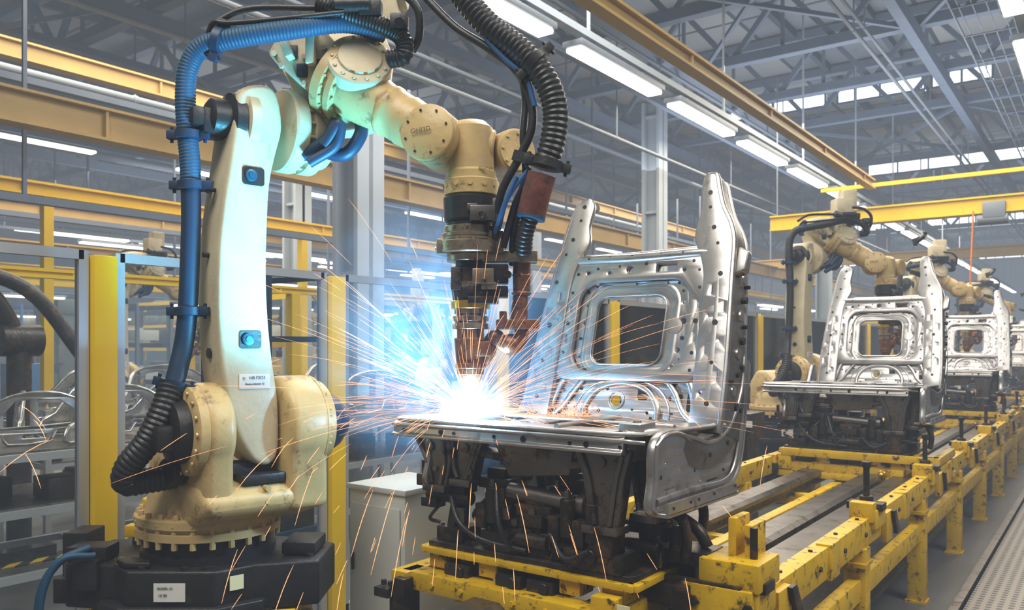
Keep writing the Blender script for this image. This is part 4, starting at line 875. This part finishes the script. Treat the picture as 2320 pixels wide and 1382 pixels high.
RK=((-12.6,9,2,2.6,'yellowclean'),(-12.8,14,2.5,2.2,'bluepaint'),(-18.6,10,2.6,2.6,'roofbeam'),(-19.6,16,1.8,2.6,'yellowclean'),(-11.5,20,3,2.4,'yellowclean'),(-20.4,12.5,2.4,2.6,'greenpaint'),(-21,19,3.4,2.8,'yellowclean'),(-27,16,4,3.2,'yellowclean'),(-18,24,3,2.6,'roofbeam'),(-8,32,4,2.6,'yellowclean'),(-12,34,4,2.8,'yellowclean'),(-27,26,4,3,'roofbeam'),(-32,22,4.5,3.4,'yellowclean'),(-6.5,41,3,2.6,'yellowclean'),(-21.5,33,3,2.8,'yellowclean'),(-30,12,4.5,3,'bluepaint'),(-5.9,22,2,2.1,'yellowclean'),(-6,13,1.6,1.9,'roofbeam'),(-9.4,12.9,1.8,2.0,'yellowclean'),(-24,21,2.2,2.7,'greenpaint'),(-14.5,27,3,2.6,'yellowclean'))
for x,y,w,h,m in RK: rack(x,y,w,h,m,'tall parts rack loaded with boxes and metal parts')
def press(x,y,s,label,m='greenpaint'):
    mb=MB()
    for sx in (-1,1): mb.box((x+sx*s*.6,y,1.5*s),(.22*s,.6*s,3*s),bev=.02)
    mb.box((x,y,2.8*s),(1.5*s,.7*s,.4*s),bev=.03).box((x,y,.5*s),(1.3*s,.8*s,.9*s),bev=.03).box((x,y,2.1*s),(.6*s,.4*s,.5*s),bev=.03,m=1)
    mb.cyl((x,y,2.2*s),(x,y,2.6*s),.1*s,m=1).box((x+.75*s,y-.3*s,1.5*s),(.2*s,.15*s,.5*s),m=1).box((x,y-.3*s,1.1*s),(.9*s,.3*s,.25*s),bev=.02,m=1)
    done(mb,'press_machine',[m,'steel'],label=label,cat='machine',group='press machines')
PR=((-9.5,15,.8),(-13,25,1),(-17.2,20.5,.85),(-24,11,1),(-6.0,10.6,.55),(-10.6,23,.9),(-22.6,16,.9))
for x,y,s in PR: press(x,y,s,'grey-green framed press machine behind the fence')
mb=MB(); X=-4.6
for y in (3.46,3.95): mb.bar((X,y,0),(X,y,2.22),.05,.05)
for z in (2.2,1.75,1.2,.4): mb.bar((X,3.46,z),(X,3.95,z),.04,.04)
for y in (3.46,3.95): mb.bar((X-.7,y,0),(X-.7,y,2.22),.05,.05).bar((X-.7,y,2.2),(X,y,2.2),.04,.04)
mb.box((X-.35,3.7,.6),(.6,.44,1.1),bev=.02,m=1).box((X-.35,3.7,1.35),(.3,.25,.3),bev=.02,m=1).cyl((X-.35,3.7,1.5),(X-.35,3.7,1.9),.05,m=1)
done(mb,'guard_frame',['navyhose','blackmetal'],label='navy blue machine guard frame around a dark unit',cat='machine guard')
occ=[(x,y,.9) for x,y,_ in COLS]+[(x,y,w/2+.5) for x,y,w,h,m in RK]+[(x,y,1.3*s+.4) for x,y,s in PR]+[(x,y,.9) for x,y in cc]+[(x,y,1.1) for x,y in ((-9.9,5),(-9.8,11),(-13,16.5),(-16.8,13))]+[(x,y,.5) for x in (-11,-8,-15) for y in (4.9,6.4,8,9,9.9,13,14,17,19,20)]
placed=0; tries=0
while placed<40 and tries<900:
    tries+=1
    x=random.uniform(-17,-5.0); y=random.uniform(6.5,24); h=random.uniform(.7,1.7); w=random.uniform(.4,.85)
    if any((x-a)**2+(y-b)**2<(r+w*.6)**2 for a,b,r in occ): continue
    occ.append((x,y,w*.7)); placed+=1; k=placed
    mb=MB().box((x,y,h/2+.05),(w,w*.8,h),bev=.02).box((x,y-w*.41,h*.6),(w*.6,.02,h*.3),bev=.004,m=1).box((x,y,h+.12),(w*.5,w*.4,.16),bev=.02,m=1).box((x,y,.025),(w*1.05,w*.85,.05),m=1)
    if k%2: mb.cyl((x,y,h+.1),(x,y,h+.6),.05,m=1).tube([(x,y,h+.5),(x+.1,y-.1,h+.75),(x+.25,y-.15,h+.6)],.05,m=1)
    done(mb,'machine_cabinet',[random.choice(['white','greenpaint','steeldark','cream','blackmetal','bluepaint']),random.choice(['steel','blackmetal'])],label='small machine cabinet in the work cells behind the fence',cat='cabinet',group='work cell cabinets')
# ================================================================ SPARKS
A=GP(1066,938,.0)
def sparkmat():
    m=bpy.data.materials.new('hot_spark'); m.use_nodes=True; N=m.node_tree.nodes; L=m.node_tree.links; b=N['Principled BSDF']
    at=N.new('ShaderNodeAttribute'); at.attribute_name='heat'; rp=N.new('ShaderNodeValToRGB')
    rp.color_ramp.elements[0].color=(1,.42,.18,1); rp.color_ramp.elements[1].color=(1,.92,.80,1); rp.color_ramp.elements.new(.5).color=(1,.70,.44,1)
    L.new(at.outputs['Fac'],rp.inputs['Fac']); L.new(rp.outputs['Color'],b.inputs['Emission Color']); b.inputs['Base Color'].default_value=(.1,.06,.04,1)
    b.inputs['Emission Strength'].default_value=2.1; return m
M['spark']=sparkmat()
sb=bmesh.new(); heat=[]
def streak(p0,v,t0,t1,r,h0,h1,n=7):
    rings=[]
    for i in range(n):
        t=t0+(t1-t0)*i/(n-1); p=p0+v*t+V((0,0,-4.9))*t*t; vv=(v+V((0,0,-9.8))*t).normalized()
        u=vv.orthogonal().normalized(); w=vv.cross(u); rr=r*(1 if 0<i<n-1 else .3)
        ring=[]
        for j in range(4):
            an=j*math.pi/2; ring.append(sb.verts.new(p+u*rr*math.cos(an)+w*rr*math.sin(an))); heat.append(h0+(h1-h0)*i/(n-1))
        rings.append(ring)
    for X,Y in zip(rings,rings[1:]):
        for j in range(4): sb.faces.new((X[j],X[(j+1)%4],Y[(j+1)%4],Y[j]))
R=random
for i in range(760):
    th=math.radians(R.choice([R.uniform(5,175),R.gauss(150,22),R.gauss(25,25),R.gauss(95,35)])); sp=R.uniform(1.2,6.2)
    dz=max(.05,math.sin(th)); v=RT*(math.cos(th)*sp)+UP*(dz*sp*.85)-FW*(R.uniform(-.3,1)*sp*.45)
    t0=R.choice([.01,R.uniform(.02,.10),R.uniform(.02,.13),R.uniform(.03,.18)]); t1=t0+R.uniform(.015,.09)
    streak(A,v,t0,t1,R.uniform(.0003,.00068),1.1-t0*4,.8-t0*3)
for i in range(120):
    th=R.uniform(0,6.28); sp=R.uniform(1,3.2); v=RT*(math.cos(th)*sp)-FW*abs(math.sin(th)*sp*.5+.6)+UP*R.uniform(-.2,2.2)
    t0=R.uniform(.2,.46); streak(A,v,t0,t0+R.uniform(.010,.030),R.uniform(.0005,.0009),.7,.3)
for i in range(120):
    th=math.radians(R.uniform(10,170)); v=RT*(math.cos(th)*3)+UP*(math.sin(th)*3)+FW*R.uniform(-1,1)
    p=S(1290+R.gauss(0,50),945,3.5); streak(p,v*.5,.0,R.uniform(.02,.08),.0005,.9,.3)
for px,py,d,dx,dy in ((60,1015,2.6,-60,20),(75,1050,2.6,18,22),(75,930,2.8,30,12),(90,958,2.8,15,8),(1560,1340,2.6,8,30),(1730,1040,3,-8,30),(580,1050,2.9,-45,30),(520,1290,2.8,-18,45),(640,1010,2.9,-25,18),(690,1110,2.9,-22,50),(1360,1240,2.8,14,45),(1165,1310,2.8,2,22),(1035,1240,2.8,-3,40),(870,1180,2.8,-30,90),(820,1170,2.8,-25,60),(900,1260,2.8,-14,60),(1185,1170,2.8,14,50),(1065,1130,2.8,-3,35),(920,1180,2.8,-8,25),(640,1330,2.8,-25,50),(770,1330,2.8,-8,30),(540,695,3,-30,15)):
    a0=S(px-dx,py-dy,d); a1=S(px+dx,py+dy,d); streak(a0,(a1-a0)*10,0,.1,.0010,.7,.3,5)
for i in range(130):
    th=math.radians(R.uniform(0,360)); p=V((-5.75,2.0,1.12)); v=V((.3,math.cos(th),math.sin(th)+.6))*R.uniform(.5,2); streak(p,v,0,R.uniform(.02,.12),.0014,.7,.2)
me=bpy.data.meshes.new('weld_sparks'); sb.to_mesh(me); sb.free()
at=me.attributes.new('heat','FLOAT','POINT')
for i,h in enumerate(heat): at.data[i].value=max(0,min(1,h))
me.materials.append(M['spark']); so_=bpy.data.objects.new('weld_sparks',me); col.objects.link(so_)
so_['label']='fan of glowing golden welding sparks flying from the arc'; so_['category']='sparks'; so_['kind']='stuff'
m=bpy.data.materials.new('arc'); m.use_nodes=True; e=m.node_tree.nodes['Principled BSDF']; e.inputs['Emission Color'].default_value=(.75,.9,1,1); e.inputs['Emission Strength'].default_value=30; M['arc']=m
mb=MB().ball(A-UP*.005,.026,(1.5,1,.8)); done(mb,'welding_arc','arc',label='blinding blue-white welding arc at the nozzle tip',cat='welding arc')
def glow(name,c,Rr,strength,colr,power,label,noise=True):  # no scattering: the arc's glow in the air is put in as emission
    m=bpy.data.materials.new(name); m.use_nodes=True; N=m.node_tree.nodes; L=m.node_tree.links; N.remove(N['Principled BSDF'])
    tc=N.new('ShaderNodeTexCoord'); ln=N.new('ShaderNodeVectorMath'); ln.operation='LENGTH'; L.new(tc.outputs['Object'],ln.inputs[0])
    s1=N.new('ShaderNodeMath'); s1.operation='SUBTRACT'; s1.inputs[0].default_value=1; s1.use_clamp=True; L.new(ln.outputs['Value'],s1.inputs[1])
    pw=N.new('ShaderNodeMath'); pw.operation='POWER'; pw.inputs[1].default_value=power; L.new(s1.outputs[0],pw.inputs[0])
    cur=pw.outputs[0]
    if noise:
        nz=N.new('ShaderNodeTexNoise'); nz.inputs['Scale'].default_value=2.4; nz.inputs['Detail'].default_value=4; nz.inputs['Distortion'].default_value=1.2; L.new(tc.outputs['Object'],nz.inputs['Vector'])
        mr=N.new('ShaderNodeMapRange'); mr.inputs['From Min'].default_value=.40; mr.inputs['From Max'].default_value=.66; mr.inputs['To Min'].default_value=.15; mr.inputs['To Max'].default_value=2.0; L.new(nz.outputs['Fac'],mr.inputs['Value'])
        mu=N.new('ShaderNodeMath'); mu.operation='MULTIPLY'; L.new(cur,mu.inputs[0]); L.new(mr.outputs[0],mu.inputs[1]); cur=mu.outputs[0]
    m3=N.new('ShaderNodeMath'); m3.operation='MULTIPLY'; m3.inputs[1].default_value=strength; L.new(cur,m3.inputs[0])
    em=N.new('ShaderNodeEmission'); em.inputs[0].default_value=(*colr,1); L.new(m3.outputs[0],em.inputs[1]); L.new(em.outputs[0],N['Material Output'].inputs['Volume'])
    b=bmesh.new(); bmesh.ops.create_uvsphere(b,u_segments=32,v_segments=18,radius=1); me=bpy.data.meshes.new(name); b.to_mesh(me); b.free(); me.materials.append(m)
    o=bpy.data.objects.new(name,me); o.location=c; o.scale=(Rr[0],Rr[1],Rr[2]); col.objects.link(o); o['label']=label; o['category']='glow'; o['kind']='stuff'
glow('weld_smoke_glow',A+UP*.30-RT*.20+FW*.42,(.80,.52,.74),4.2,(.15,.50,1),1.7,'blue arc glow in the weld fume, put in as volume emission')
glow('arc_glow_core',A+UP*.03+FW*.02,(.22,.18,.16),40,(.38,.70,1),2.6,'bright white-blue arc glow put in as volume emission',False)
# ================================================================ LIGHTS
def light(t,name,loc,e,c=(1,1,1),size=1,rot=(0,0,0),sy=None):
    l=bpy.data.lights.new(name,t); l.energy=e; l.color=c
    if t=='AREA':
        l.size=size
        if sy: l.shape='RECTANGLE'; l.size_y=sy
    else: l.shadow_soft_size=size
    o=bpy.data.objects.new(name,l); o.location=loc; o.rotation_euler=rot; col.objects.link(o); return o
light('POINT','arc_light',A+UP*.05-FW*.06,36,(.30,.65,1),.03)
sp=light('SPOT','arm_fill_light',A+UP*.12-FW*.30-RT*.10,290,(.12,.66,1),.10)  # added spot beside the arc, aimed to tint the robot arm cyan
sp.data.spot_size=math.radians(80); sp.data.spot_blend=.7
tgt=S(590,430,3.25); sp.rotation_euler=(tgt-sp.location).to_track_quat('-Z','Y').to_euler()
light('AREA','area_fill_light',(-1.5,-1.0,7.0),490,(1,.95,.85),3.5,(math.radians(20),0,0))  # unseen area lights added for the hall's ambient light, no fixtures modelled
light('AREA','area_fill_light',(2.5,3.5,6.5),430,(1,.96,.89),3.5,(0,math.radians(25),0))
light('AREA','area_fill_light',(-4,7,7.0),620,(1,.95,.87),3.5)
for x,y in ((-3,16),(-3,32),(-12,8),(-12,24),(-24,14)):
    light('AREA','area_fill_light',(x,y,6.0),1350,(1,.90,.73),8)  # same added fill, larger, for the far hall
for x,y in ((-4,18),(-20,16)):
    light('AREA','uplight',(x,y,5.4),480,(.84,.90,1),9,(math.pi,0,0))
w=bpy.data.worlds.new('w'); scene.world=w; w.use_nodes=True; N=w.node_tree.nodes; L=w.node_tree.links
N['Background'].inputs[0].default_value=(.5,.6,.75,1); N['Background'].inputs[1].default_value=.4
ab=N.new('ShaderNodeVolumeAbsorption'); ab.inputs['Color'].default_value=(0,0,0,1); ab.inputs['Density'].default_value=.015
em=N.new('ShaderNodeEmission'); em.inputs[0].default_value=(.50,.565,.65,1); em.inputs[1].default_value=.015*.70  # bright haze of the hall air, put in as volume emission
ad=N.new('ShaderNodeAddShader'); L.new(ab.outputs[0],ad.inputs[0]); L.new(em.outputs[0],ad.inputs[1]); L.new(ad.outputs[0],N['World Output'].inputs['Volume'])
cd=bpy.data.cameras.new('camera'); cam=bpy.data.objects.new('camera',cd); col.objects.link(cam)
cam.location=CAM; cam.rotation_euler=(math.pi/2,0,YAW); cd.sensor_width=36; cd.lens=F/2320*36; cd.shift_y=94/2320; cd.clip_start=.05; cd.clip_end=200
cd.dof.use_dof=True; cd.dof.focus_distance=3.3; cd.dof.aperture_fstop=4.5
scene.camera=cam
